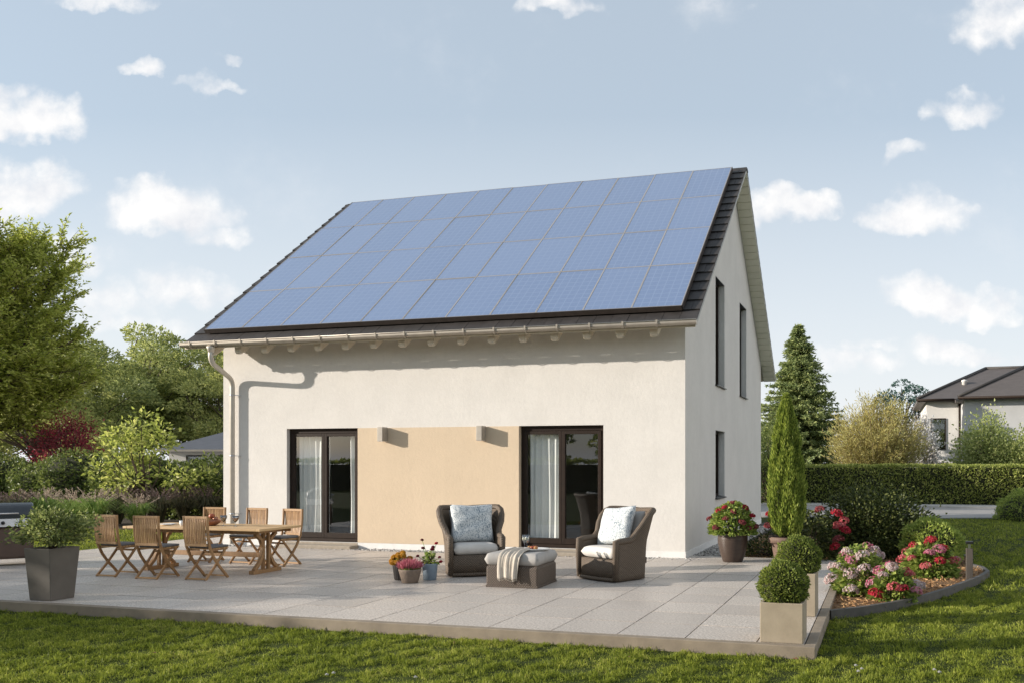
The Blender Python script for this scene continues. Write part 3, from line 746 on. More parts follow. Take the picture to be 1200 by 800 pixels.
b = MB(); b.sweep([(0, GY - GR - .016, GZT + .013), (0, GY - GR - .010, GZT - .05), (0, GY - .035, GZT - .087), (0, GY + .025, GZT - .087), (0, GY + GR + .008, GZT - .04)], .03, .006, (1, 0, 0)); b.sweep([(0, GY - GR - .016, GZT + .014), (0, GY + GR + .05, GZT + .014)], .026, .005, (1, 0, 0))
k0 = b.build('gutter_bracket', M['gutter'], gut); k0.location.x = -.30
for k in range(1, 17):
    c = k0.copy(); C.objects.link(c); c.parent = gut; c.location.x = -.30 - k * .58
# downpipe with swan neck
xs = x_at(247, GY); b = MB()
b.lathe([(.078, GZT - .085), (.072, GZT - .12), (.046, GZT - .20)], 14, xs, GY)
pts = []
def arc(a, c, e, n=6):
    return [tuple((1 - t) ** 2 * a[d] + 2 * t * (1 - t) * c[d] + t * t * e[d] for d in range(3)) for t in [i / n for i in range(n + 1)]]
ca_, cb_ = (xs, GY, 3.55), (-9.19, -.085, 3.27)
lerp = lambda a, c, t: tuple(a[d] + (c[d] - a[d]) * t for d in range(3))
pts = [(xs, GY, GZT - .15)] + arc((xs, GY, 3.68), ca_, lerp(ca_, cb_, .2)) + arc(lerp(ca_, cb_, .82), cb_, (-9.19, -.085, 3.13))
pts.append((-9.19, -.085, .02)); b.tube(pts, .047, 12)
pipe = b.build('downpipe', M['pipe'], house)
for z in (2.95, 1.75, .6):
    c = MB(); c.lathe([(.052, z), (.052, z + .03)], 14, -9.19, -.085); c.bar((-9.13, -.085, z + .015), (-9.05, -.004, z + .015), .012, .012); c.build('pipe_clip', M['steel'], pipe)

# solar array: 4 rows of 11
AM, AC, BM_, AR = 0.292, 0.868, 0.312, 1.561
array = thing('solar_array', 'blue solar array of four rows covering the front roof slope', 'solar panels')
b = MB()
for r_ in range(4):
    for q in (.3, 1.25): slab(b, RX1 - AM - 11 * AC + .02, RX1 - AM - .02, BM_ + r_ * AR + q - .02, BM_ + r_ * AR + q + .02, .012, .052)
slab(b, RX1 - AM - 11 * AC, RX1 - AM, BM_ - .022, BM_ - .002, .022, .108)
slab(b, RX1 - AM + .002, RX1 - AM + .014, BM_, BM_ + 4 * AR, .02, .108)
slab(b, RX1 - AM - 11 * AC - .014, RX1 - AM - 11 * AC - .002, BM_, BM_ + 4 * AR, .02, .108)
b.build('mounting_rail', M['prail'], array)
E3 = Vector((0, math.cos(ANG), math.sin(ANG))); N3 = Vector((0, -math.sin(ANG), math.cos(ANG)))
rotm = Matrix.Rotation(ANG, 4, 'X')
me = bpy.data.meshes.new('cells'); g = .011
V = [(g, g, 0), (AC - g, g, 0), (AC - g, AR - g, 0), (g, AR - g, 0)]
me.from_pydata(V, [], [(0, 1, 2, 3)]); uvl = me.uv_layers.new(name='UV'); me.materials.append(M['cells'])
for i, uv in enumerate(((0, 0), (1, 0), (1, 1), (0, 1))): uvl.data[i].uv = uv
fr = MB(); q = .014
fr.box(.001, q, .001, AR - .001, -.04, .004); fr.box(AC - q, AC - .001, .001, AR - .001, -.04, .004); fr.box(q, AC - q, .001, q, -.04, .004); fr.box(q, AC - q, AR - q, AR - .001, -.04, .004)
pp0 = None
for r_ in range(4):
    for c_ in range(11):
        if pp0 is None:
            p = fr.build('solar_panel', M['pframe'], array); link('cells', me, p); pp0 = p
        else: p = copy_tree(pp0, array)
        off = .10 + rng.normal(0, .0012)
        p.location = rp(RX1 - AM - (c_ + 1) * AC, BM_ + r_ * AR, off)
        p.rotation_euler = (ANG + rng.normal(0, .0011), rng.normal(0, .0011), 0)

# wall lamps: fixed boxes on the render
def wall_lamp(x, label):
    t = thing('wall_lamp', label, 'lamp', (x, 0, 0), 0, 'wall lamps on the apricot panel')
    b = MB(); b.box(-.055, .055, -.195, -.022, 2.032, 2.295); b.build('housing', M['lamp'], t, bevel=.004)
    b = MB(); b.box(-.045, .045, -.0218, -.0065, 2.06, 2.27); b.build('mounting_plate', M['steel'], t)
    b = MB(); b.box(-.045, .045, -.185, -.032, 2.026, 2.0318); b.build('lens', M['porcelain'], t)
wall_lamp(-5.80, 'boxy grey wall lamp on the apricot panel next to the dining-side door')
wall_lamp(-3.77, 'boxy grey wall lamp on the apricot panel above the armchair with its front in shade')

def curtain(x0, x1, label):
    b = MB(); n = int((x1 - x0) * 120); w = (x1 - x0)
    ph = rng.uniform(0, 6)
    def fn(u, v):
        x = x0 + u * w; y = .225 + .026 * math.sin(u * w * 52 + ph + .4 * math.sin(u * 7)) * (1 - .25 * v) + .012 * math.sin(u * 23 + v * 3)
        return (x + .012 * math.sin(v * 5 + u * 9) * (1 - v), y, .13 + v * 2.1)
    b.grid(fn, n, 12); o = b.build('curtain', M['curtain']); return tag(o, label, 'curtain')
curtain(-7.87, -7.18, 'sheer white curtain gathered at the hinge side nearest the downpipe')
curtain(-6.72, -6.10, 'narrow sheer white curtain behind the pane beside the apricot panel')
curtain(-2.95, -2.34, 'sheer grey-white curtain in the door between the two armchairs')

# ------------------------------------------------------------------ furniture
def fold_chair():
    t = thing('folding_chair', '', 'chair')
    w = .20
    P = [(-.195, .885), (-.190, .74), (-.178, .60), (-.150, .46), (-.085, .32), (.01, .19), (.115, .08), (.185, .0)]
    for s in (-1, 1):
        b = MB(); b.sweep([(s * w, y, z) for y, z in P], .024, .036, (1, 0, 0)); b.build('back_post', M['teak'], t, bevel=.004)
        b = MB(); b.sweep([(s * (w - .03), y, z) for y, z in ((.185, .43), (.08, .30), (-.04, .16), (-.20, 0))], .022, .034, (1, 0, 0)); b.build('leg', M['teak'], t, bevel=.004)
    b = MB()
    def yb(z): return -.196 + .00 * z + .11 * max(0, .8 - z) ** 2
    for z, h in ((.868, .034), (.485, .034)): b.bar((-w + .012, yb(z), z), (w - .012, yb(z), z), .022, h)
    n = 12
    for k in range(n):
        x = -w + .035 + k * (2 * w - .07) / (n - 1); zz = [.502, .60, .70, .80, .851]
        b.sweep([(x, yb(z) - .012 * math.sin((z - .485) / .38 * PI), z) for z in zz], .019, .010, (1, 0, 0))
    b.build('backrest', M['teak'], t)
    b = MB()
    for k in range(7): y = -.13 + k * .05; b.box(-w + .014, w - .014, y, y + .042, .418, .434)
    b.bar((-w + .03, -.12, .408), (-w + .03, .2, .408), .02, .02); b.bar((w - .03, -.12, .408), (w - .03, .2, .408), .02, .02)
    b.build('seat', M['teak'], t)
    b = MB(); b.box(-w + .012, w - .012, -.125, .215, .436, .466); b.build('seat_pad', M['seatpad'], t, bevel=.010)
    for y, z in ((-.185, .018), (.155, .030)):
        b = MB(); ww = w - .04 if y < 0 else w - .012; b.bar((-ww, y, z), (ww, y, z), .024, .020); b.build('stretcher', M['teak'], t)
    b = MB(); b.bar((-w + .04, .125, .36), (w - .04, .125, .36), .02, .028); b.build('stretcher', M['teak'], t)
    return t
ch = fold_chair(); G = 'folding chairs around the dining table'
def seat_at(u, Y, back, rz, label, first=False):
    o = ch if first else copy_tree(ch)
    o.location = (x_at(u, Y), Y, 0); o.rotation_euler.z = rz + (PI if back else 0); o['label'] = label; o['group'] = G
seat_at(138, -4.42, False, -.04, 'teak folding chair with its back turned, nearest the potted shrub', True)
seat_at(184, -4.48, False, .03, 'teak folding chair with its back turned, in front of the table middle')
seat_at(242, -4.38, False, -.03, 'teak folding chair with its back turned, in front of the copper bowl')
seat_at(242, -2.62, True, .05, 'teak folding chair facing forward, mostly hidden behind copper bowl')
seat_at(291, -2.62, True, -.06, 'teak folding chair facing forward below the downpipe shadow')
seat_at(332, -2.72, True, -.16, 'teak folding chair facing forward, at the table end by the terrace door')

TZ = .675
def dining_table():
    x0, x1, y0, y1 = -7.74, -5.30, -4.03, -3.12; cx, cy = (x0 + x1) / 2, (y0 + y1) / 2
    t = thing('dining_table', 'long teak garden table with curved trestle legs', 'table', (cx, cy, 0))
    hx, hy = (x1 - x0) / 2, (y1 - y0) / 2
    b = MB(); n = 9; d = 2 * hy / n
    for k in range(n): b.box(-hx + .07, hx - .07, -hy + k * d + .002, -hy + (k + 1) * d - .002, TZ - .032, TZ + rng.normal(0, .0005))
    for s in (-1, 1): b.box(s * hx - .0675 * (s > 0) , s * hx + .0675 * (s < 0), -hy, hy, TZ - .033, TZ + .001)
    b.build('table_top', M['teaktop'], t, bevel=.004)
    b = MB(); b.box(-hx + .10, hx - .10, -hy + .10, -hy + .125, TZ - .085, TZ - .034); b.box(-hx + .10, hx - .10, hy - .125, hy - .10, TZ - .085, TZ - .034)
    b.build('apron', M['teak'], t, bevel=.003)
    for s in (-1, 1):
        x = s * .95
        b = MB(); b.box(x - .045, x + .045, -.30, .30, .0, .055); b.box(x - .04, x + .04, -.33, .33, TZ - .09, TZ - .034)
        p = b.build('pedestal', M['teak'], t, bevel=.006)
        for q in (-1, 1):
            c = MB(); c.sweep([(x, q * .25, .05), (x, q * .15, .14), (x, q * .075, .27), (x, q * .06, .38), (x, q * .11, .50), (x, q * .22, TZ - .09)], .055, .05, (1, 0, 0)); c.build('curved_leg', M['teak'], p, bevel=.006)
            c = MB(); c.bar((x + q * .028, q * .022, .05), (x + q * .028, q * .022, TZ - .09), .05, .035); c.build('post', M['teak'], p, bevel=.004)
    b = MB(); b.box(-.92, .92, -.025, .025, .22, .29); b.build('stretcher', M['teak'], t, bevel=.004)
    return cx, cy
dining_table()
TBY = -3.62
def wine_glass(loc, label, drink, s=1.0, flare=.055, group=None):
    t = thing('wine_glass', label, 'glass', loc, 0, group)
    b = MB(); b.lathe([(.034 * s, 0), (.034 * s, .003), (.006 * s, .008 * s), (.004 * s, .03 * s), (.004 * s, .075 * s)], 16); b.build('stem', M['clear'], t)
    b = MB(); pr = [(.004 * s, .075 * s), (.03 * s, .10 * s), (flare * s * .92, .145 * s), (flare * s, .20 * s)]; b.lathe(pr + [(r - .0015, z) for r, z in pr[::-1][:-1]] + [(.003, .078 * s)], 20, cap=False); b.build('bowl', M['clear'], t)
    if drink:
        b = MB(); b.lathe([(.004 * s, .079 * s), (.028 * s, .101 * s), (flare * s * .88, .145 * s), (flare * s * .9, .158 * s)], 18); b.build('drink', drink, t)
    return t
wine_glass((x_at(262, TBY), TBY, TZ + .001), 'wine glass of dark red drink next to the copper bowl', M['wine'], .8, .062)
wine_glass((x_at(276, TBY - .05), TBY - .05, TZ + .001), 'wine glass of pale rosé on the table in front of the downpipe', M['orangewine'], .8, .062)
def bowl():
    t = thing('fruit_bowl', 'round copper bowl with fruit on the dining table', 'bowl', (x_at(247, -3.6), -3.6, TZ + .001))
    b = MB(); pr = [(.05, 0), (.09, .012), (.135, .05), (.15, .085)]; b.lathe(pr + [(r - .006, z + .002) for r, z in pr[::-1]], 24, cap=False); b.add([(0, 0, .006)] + [(.055 * math.cos(k * PI / 8), .055 * math.sin(k * PI / 8), .004) for k in range(16)], [(0, k + 1, (k + 1) % 16 + 1) for k in range(16)]); b.build('dish', M['copper'], t)
    for k, (x, y, z, m) in enumerate(((-.06, 0, .09, 'fruit'), (.05, .04, .095, 'copper'), (0, -.06, .09, 'bread'), (0, .02, .14, 'fruit'))):
        f = MB(); f.lathe([(.003, z - .045), (.03, z - .036), (.045, z - .005), (.04, z + .025), (.015, z + .04), (.003, z + .036)], 14, x, y); f.build('fruit', M[m], t)
bowl()
def cup(u, Y, label):
    b = MB(); pr = [(.025, 0), (.036, .02), (.04, .075)]; b.lathe(pr + [(r - .003, z) for r, z in pr[::-1]], 18, cap=False); b.lathe([(.0, .004), (.03, .0045)], 18, cap=False)
    b.tube([(.037, 0, .06), (.06, 0, .055), (.062, 0, .03), (.036, 0, .022)], .004, 6)
    o = b.build('cup', M['porcelain']); o.location = (x_at(u, Y), Y, TZ + .001); tag(o, label, 'cup')
cup(213.5, -3.7, 'small white cup on the dining table between two chair backs')
def plate(u, Y, label):
    b = MB(); b.lathe([(.06, 0), (.075, .004), (.12, .016), (.118, .018), (.07, .008), (.0, .007)], 24, cap=False); o = b.build('plate', M['porcelain']); o.location = (x_at(u, Y), Y, TZ + .001); tag(o, label, 'plate')
plate(197, -3.65, 'flat white plate on the dining table beyond the middle chair')

def cushion(mb, w, d, h, p=5, n=18, sag=.0, wr=.0, seed=0, ex=.45):
    """puffed pad centred on the origin, w x d, thickness h"""
    r = np.random.default_rng(seed); ph = r.uniform(0, 6, 8)
    def th(u, v): return (max(0, 1 - abs(u) ** p) * max(0, 1 - abs(v) ** p)) ** ex
    for s in (1, -1):
        def fn(a, c, s=s):
            u, v = a * 2 - 1, c * 2 - 1; t = th(u, v)
            e = 1 - .03 * (math.cos(u * PI) + 1) * abs(v) ** 3
            e2 = 1 - .03 * (math.cos(v * PI) + 1) * abs(u) ** 3
            z = s * h / 2 * t + wr * t * (math.sin(u * 7 + v * 3 + ph[0]) * .5 + math.sin(v * 9 - u * 4 + ph[1]) * .5) - sag * (1 - u * u) * (1 - v * v)
            return (u * w / 2 * e2, v * d / 2 * e, z)
        mb.grid(fn, n, n)
    return mb

def armchair():
    t = thing('wicker_armchair', '', 'armchair')
    hw, fd, bd, rc = .355, -.36, .34, .26
    path = []
    for k in range(7): path.append((-hw, fd + k * (bd - rc - fd) / 6))
    for k in range(1, 9): a = PI - k * PI / 16; path.append((-hw + rc + rc * math.cos(a), bd - rc + rc * math.sin(a)))
    for k in range(1, 4): path.append((-hw + rc + k * (2 * hw - 2 * rc) / 4, bd))
    path += [(-x, y) for x, y in path[14::-1]]
    n = len(path); P = np.array(path); seg = np.r_[0, np.cumsum(np.linalg.norm(np.diff(P, axis=0), axis=1))]; s = seg / seg[-1]
    def hgt(q):
        q = min(q, 1 - q); k = min(1, max(0, (q - .15) / .17)); k = k * k * (3 - 2 * k); return .545 + .39 * k + .02 * math.sin(q * 2 * PI)
    def flare(q, z):
        q = min(q, 1 - q); return .035 * (z / .55) ** 2 * .4 + (max(0, z - .5) * .22 if q > .2 else max(0, z - .5) * .08)
    T_ = np.gradient(P, axis=0); T_ /= np.linalg.norm(T_, axis=1)[:, None]; Nn = np.stack([-T_[:, 1], T_[:, 0]], 1)
    th = .05; b = MB(); zr = 9; vs = []
    for i in range(n):
        H = hgt(s[i])
        for side in (1, -1):
            for j in range(zr + 1):
                z = H * j / zr if side > 0 else H * (1 - j / zr); o = flare(s[i], z) + side * th / 2 + .012 * math.sin(j / zr * PI) * side
                vs.append((P[i, 0] + Nn[i, 0] * o, P[i, 1] + Nn[i, 1] * o, z + .012))
    m = 2 * (zr + 1); fs = [tuple(range(m)), tuple(range((n - 1) * m, n * m))[::-1]]
    for i in range(n - 1):
        for k in range(m): fs.append((i * m + k, i * m + (k + 1) % m, (i + 1) * m + (k + 1) % m, (i + 1) * m + k))
    b.add(vs, fs, True); b.build('shell', M['wicker'], t)
    rim = MB(); pts = [(P[0, 0] + Nn[0, 0] * .01, P[0, 1] - .005, .03), (P[0, 0] + Nn[0, 0] * .02, P[0, 1] - .01, .42)]
    pts += [(P[i, 0] + Nn[i, 0] * flare(s[i], hgt(s[i])), P[i, 1] + Nn[i, 1] * flare(s[i], hgt(s[i])), hgt(s[i])) for i in range(n)]
    pts += [(-pts[1][0], pts[1][1], .42), (-pts[0][0], pts[0][1], .03)]
    rim.tube(pts, [.034, .038] + [.046] * n + [.038, .034], 10); rim.build('rim', M['wicker'], t)
    b = MB(); nn = 14; vs = []
    for k in range(nn + 1):
        x = -hw + .025 + k / nn * (2 * hw - .05); yy = fd + .0 - .03 * math.sin(k / nn * PI)
        vs += [(x, yy, .012), (x, yy, .30), (x, yy + .05, .31), (x, yy + .05, .012)]
    b.add(vs, [(k * 4 + a, k * 4 + 4 + a, k * 4 + 4 + (a + 1) % 4, k * 4 + (a + 1) % 4) for k in range(nn) for a in range(4)], True)
    b.build('front_panel', M['wicker'], t)
    b = MB(); b.tube([(-hw + .02, fd - .008, .035)] + [(-hw + .025 + k / nn * (2 * hw - .05), fd - .012 - .03 * math.sin(k / nn * PI), .035) for k in range(nn + 1)] + [(hw - .02, fd - .008, .035)], .026, 8); b.build('base_band', M['wicker'], t)
    b = MB(); b.box(-hw + .02, hw - .02, fd + .05, .28, .22, .30); b.build('seat_deck', M['wicker2'], t)
    b = cushion(MB(), 2 * hw - .06, .62, .165, 7, 20, seed=3, ex=.32); o = b.build('seat_cushion', M['cushion'], t, weld=True); o.location = (0, -.06, .385)
    b = cushion(MB(), 2 * hw - .10, .50, .15, 5, 18, wr=.006, seed=5); o = b.build('back_cushion', M['ottocush'], t, weld=True); o.location = (0, .225, .70); o.rotation_euler = (math.radians(76), 0, 0)
    return t
a1 = armchair(); ag = 'wicker armchairs on the patio'
ARM1 = (-2.55, -2.86, .62); ARM2 = (-.37, -2.78, -.50)
a1.location = (ARM1[0], ARM1[1], 0); a1.rotation_euler.z = ARM1[2]; a1['label'] = 'brown wicker armchair beside the three flower pots'; a1['group'] = ag
a2 = copy_tree(a1); a2.location = (ARM2[0], ARM2[1], 0); a2.rotation_euler.z = ARM2[2]; a2['label'] = 'brown wicker armchair standing alone before the white wall, sunlit front'
def pillow(arm, loc, rot, label, seed):
    b = cushion(MB(), .62, .57, .21, 2.8, 22, wr=.012, seed=seed); o = b.build('pillow', M['pillow'], weld=True)
    m = Matrix.Translation((arm[0], arm[1], 0)) @ Matrix.Rotation(arm[2], 4, 'Z') @ Matrix.Translation(loc) @ Matrix.Rotation(rot[2], 4, 'Y') @ Matrix.Rotation(rot[0], 4, 'X') @ Matrix.Rotation(rot[1], 4, 'Z')
    o.matrix_world = m; tag(o, label, 'pillow', 'speckled blue-grey pillows')
pillow(ARM1, (.0, .06, .735), (math.radians(72), .02, .03), 'speckled blue-grey pillow in the armchair beside the flower pots', 1)
pillow(ARM2, (-.02, .03, .735), (math.radians(68), .05, -.05), 'speckled pillow in the armchair before the white wall', 2)

OT = (-1.40, -3.70)
def ottoman():
    t = thing('wicker_ottoman', 'square wicker ottoman with grey cushion between the armchairs', 'ottoman', (*OT, 0), .03)
    h = .36; b = MB(); b.box(-h, h, -h, h, .012, .275); b.build('base', M['wicker2'], t, bevel=.025, seg=3)
    b = MB(); b.box(-h - .006, h + .006, -h - .006, h + .006, .0, .03); b.build('base_band', M['wicker2'], t, bevel=.008)
    b = MB(); b.box(-h + .02, h - .02, -h + .02, h - .02, .27, .29); b.build('deck', M['wicker2'], t)
    b = cushion(MB(), 2 * h + .03, 2 * h + .03, .165, 12, 28, seed=8, ex=.22); o = b.build('cushion', M['ottocush'], t, weld=True); o.location = (0, 0, .365)
ottoman()
def throw():
    b = MB(); w = .30; h = .36
    prof = [(.10, .455), (-.05, .4555), (-.2, .455), (-.30, .447), (-.355, .425), (-.388, .39), (-.396, .33), (-.392, .25), (-.396, .17), (-.40, .13)]
    def fn(u, v):
        k = v * (len(prof) - 1); i = min(int(k), len(prof) - 2); f = k - i; y = prof[i][0] * (1 - f) + prof[i + 1][0] * f; z = prof[i][1] * (1 - f) + prof[i + 1][1] * f
        fold = max(0, math.sin(u * 17 + .6 * math.sin(v * 4))) * .018 + .008 * max(0, math.sin(u * 31 + 2))
        hang = max(0, (v - .45) / .55); x = -.02 + (u - .5) * w * (1 - .08 * hang) + .02 * math.sin(v * 5)
        z2 = z + (fold if hang <= 0 else fold * (1 - hang)) + .006
        if v > .95: z2 += -.012 * math.sin(u * 11) - .02 * u
        return (x, y - fold * hang * 1.6 - .008 * (hang > 0), z2)
    b.grid(fn, 60, 36); o = b.build('throw_blanket', M['throw']); o.location = (*OT, 0); o.rotation_euler.z = .03
    md = o.modifiers.new('thick', 'SOLIDIFY'); md.thickness = .008; md.offset = 1
    f = MB()
    for k in range(46):
        u = (k + .5) / 46; p = fn(u, 1.0); f.bar(p, (p[0] + rng.normal(0, .003), p[1] + rng.normal(0, .003), p[2] - .028), .003, .003)
    f.build('fringe', M['throw'], o)
    tag(o, 'beige fringed throw draped over the ottoman front', 'blanket')
throw()
def tray():
    t = thing('serving_tray', 'white tray of snacks on the ottoman cushion', 'tray', (OT[0] + .14, OT[1] + .06, .452), .25)
    b = MB(); pr = [(.16, 0), (.20, .008), (.225, .024), (.222, .026), (.195, .013), (.0, .012)]; b.lathe(pr, 32, cap=False); o = b.build('dish', M['porcelain'], t); o.scale = (1, .68, 1)
    for x, y, r, m in ((-.02, 0, .030, 'fruit'), (.03, .03, .028, 'fruit'), (.035, -.03, .03, 'bread'), (-.06, .03, .026, 'bread'), (0, .04, .027, 'fruit')):
        f = MB(); f.lathe([(.003, .013), (r * .8, .016), (r, .032), (r * .7, .05), (.004, .056)], 12, x, y); f.build('snack', M[m], t)
tray()
wine_glass((OT[0] - .05, OT[1] + .20, .452), 'stemmed glass of white wine standing on the cushion behind the throw', M['whitewine'], .95, .036, 'stemmed glasses beside the tray')
wine_glass((OT[0] + .03, OT[1] + .10, .464), 'stemmed glass of white wine standing on the tray beside the snacks', M['whitewine'], .95, .036, 'stemmed glasses beside the tray')

def grill():
    x, y = at(16, 663, .0); t = thing('gas_grill', 'gas grill with dark domed lid and brown cabinet at patio edge', 'grill', (x - .52, y - .05, 0), math.radians(52))
    w, d = .62, .28
    b = MB(); b.box(-w, w, -d, d, .11, .60); b.build('cabinet', M['grillbody'], t, bevel=.01)
    for s in (-1, 1):
        b = MB(); b.box(min(s * .012, s * (w - .03)), max(s * .012, s * (w - .03)), -d - .018, -d - .002, .14, .57); dd = b.build('door', M['grillbody'], t, bevel=.005)
        h = MB(); h.tube([(s * .06, -d - .02, .28), (s * .06, -d - .05, .29), (s * .06, -d - .05, .46), (s * .06, -d - .02, .47)], .008, 8); h.build('handle', M['steel'], dd)
    b = MB(); b.hexa([(-w - .02, -d - .05, .62), (w + .02, -d - .05, .62), (w + .02, d, .602), (-w - .02, d, .602), (-w - .02, -d - .02, .745), (w + .02, -d - .02, .745), (w + .02, d, .745), (-w - .02, d, .745)]); b.build('control_panel', plain('silver_paint', (.74, .73, .72), (.66, .65, .64), 10, .4, .0), t, bevel=.006)
    for k in range(5):
        b = MB(); b.tube([(-.45 + k * .225, -d - .036, .685), (-.45 + k * .225, -d - .075, .685)], .026, 14); b.build('knob', M['black'], t)
    b = MB(); n = 14
    prof = [(-d, .752)] + [(-d * math.cos(PI * k / n), .80 + .19 * math.sin(PI * k / n)) for k in range(n + 1)] + [(d, .752)]
    m = len(prof); vs = [(-w, y, z) for y, z in prof] + [(w, y, z) for y, z in prof]
    b.add(vs, [(i, i + 1, i + 1 + m, i + m) for i in range(m - 1)] + [tuple(range(m))[::-1], tuple(range(m, 2 * m))], False); lid = b.build('lid', M['grilllid'], t, bevel=.03, seg=3)
    b = MB(); b.tube([(-.42, -d - .0, .82), (-.42, -d - .06, .83), (.42, -d - .06, .83), (.42, -d - .0, .82)], .013, 8); b.build('handle', M['steel'], lid)
    for s in (-1, 1):
        b = MB(); b.box(min(s * (w + .02), s * (w + .30)), max(s * (w + .02), s * (w + .30)), -d + .02, d - .02, .72, .75); b.build('side_shelf', M['steel'], t, bevel=.006) if s < 0 else None
        for q in (-1, 1):
            c = MB(); c.tube([(s * (w - .07) - .018, q * (d - .06), .042), (s * (w - .07) + .018, q * (d - .06), .042)], .041, 14); c.box(s * (w - .07) - .012, s * (w - .07) + .012, q * (d - .06) - .015, q * (d - .06) + .015, .07, .112); c.build('caster', M['rubber'], t)
grill()

# ------------------------------------------------------------------ plants: generators
def dome_pts(n, rx, ry, rz, lo=-.1, shell=.55):
    d = rdirs(n * 3); d = d[d[:, 2] > lo][:n]
    r = shell + (1 - shell) * rng.uniform(size=len(d)) ** .5
    return d * r[:, None] * np.array([rx, ry, rz]), d

def head_mesh(r, mat, name='flower_head', n=70, pet=.022):
    d = rdirs(n); d[:, 2] = np.abs(d[:, 2]) * 1.0 - .35; d = unit(d)
    P = d * r * rng.uniform(.80, 1.0, (n, 1)); P[:, 2] *= .78
    V = []; 
    a = unit(np.cross(d, rdirs(n))); b_ = np.cross(d, a)
    V, Fc = leaf_geo(np.concatenate([P - a * pet * .9, P - b_ * pet * .9]), np.concatenate([a, b_]), np.concatenate([d, d]) + rdirs(2 * n) * .25, pet * 1.9, pet * 1.15, .25)
    o = mesh_np(name, V, Fc, mat); me = o.data; bpy.data.objects.remove(o); return me

def flowering(name, label, cat, loc, rx, rz, mat_leaf, nleaf, L_, heads, head_r, mats, parent_z=0.0, root=None, lo=-.15, stemmed=True, foliage_rz=None):
    t = root or thing(name, label, cat, loc)
    fz = foliage_rz or rz
    P, d = dome_pts(nleaf, rx, rx, fz * 1.0, lo, .5); P[:, 2] += parent_z + .02
    P[:, 2] = np.maximum(P[:, 2], parent_z + .015)
    D = unit(d * np.array([1, 1, .35]) + rdirs(len(d)) * .5 + np.array([0, 0, -.05])); N = unit(d * .5 + np.array([0, 0, .9]) + rdirs(len(d)) * .5)
    leaves('foliage', P - D * L_ * .5, D, N, L_ * rng.uniform(.65, 1.2, len(P)), L_ * .62 * rng.uniform(.7, 1.15, len(P)), mat_leaf, t)
    b = MB()
    for k in range(12):
        a = rng.uniform(0, 6.28); q = rng.uniform(.3, .75); b.tube([(.02 * math.cos(a), .02 * math.sin(a), parent_z - .03), (rx * q * .4 * math.cos(a), rx * q * .4 * math.sin(a), parent_z + fz * .4), (rx * q * math.cos(a), rx * q * math.sin(a), parent_z + fz * .75)], [.008, .006, .003], 5)
    b.build('stems', M['bark'], t)
    ms = [head_mesh(head_r, m) for m in mats]
    for k, (ex, ey, ez, s) in enumerate(heads):
        o = link('flower_head', ms[k % len(ms)], t, (ex, ey, ez + parent_z)); o.scale = (s, s, s * .95); o.rotation_euler = (rng.uniform(-.4, .4), rng.uniform(-.4, .4), rng.uniform(0, 6))
    return t

def dome_heads(n, rx, rz, smin=.75, smax=1.15, lo=.1, bias=(-.25, -.55), seed=0):
    r = np.random.default_rng(seed); out = []; pts = []
    tries = 0
    while len(out) < n and tries < 4000:
        tries += 1; d = r.normal(size=3); d[0] += bias[0]; d[1] += bias[1]; d /= np.linalg.norm(d)
        if d[2] < lo: continue
        if any(np.dot(d, q) > 1 - .9 / n for q in pts): continue
        pts.append(d); k = r.uniform(.92, 1.06); out.append((d[0] * rx * k, d[1] * rx * k, d[2] * rz * k, r.uniform(smin, smax)))
    return out

def ball_bush(name, label, cat, R, mat, n, L_, root=None, loc=(0, 0, 0), zc=0.0, squash=1.0, shape=None, child='foliage'):
    t = root or thing(name, label, cat, loc)
    d = rdirs(n); q0 = rng.uniform(0, 6); lump = 1 + .06 * np.sin(d[:, 0] * 7 + q0) * np.cos(d[:, 1] * 6 + q0) + .045 * np.sin(d[:, 2] * 9 + d[:, 0] * 5 + q0) + .03 * np.sin(d[:, 0] * 21 + d[:, 1] * 17 + d[:, 2] * 15) + np.where(rng.uniform(size=n) < .04, rng.uniform(0, .12, n), 0)
    r = R * lump * (1 - np.abs(rng.normal(0, .06, n))); P = d * r[:, None]; P[:, 2] *= squash; P[:, 2] += zc
    D = unit(d + rdirs(n) * .75 + np.array([0, 0, .25])); N = unit(d * .4 + rdirs(n))
    ok = P[:, 2] > .01; leaves(child, (P - D * L_ * .4)[ok], D[ok], N[ok], L_ * rng.uniform(.6, 1.3, ok.sum()), L_ * .5, mat, t)
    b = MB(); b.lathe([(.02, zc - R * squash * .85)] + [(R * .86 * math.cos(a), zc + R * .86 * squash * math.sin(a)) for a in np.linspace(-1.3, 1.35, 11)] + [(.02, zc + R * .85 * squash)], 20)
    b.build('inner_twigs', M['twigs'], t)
    return t

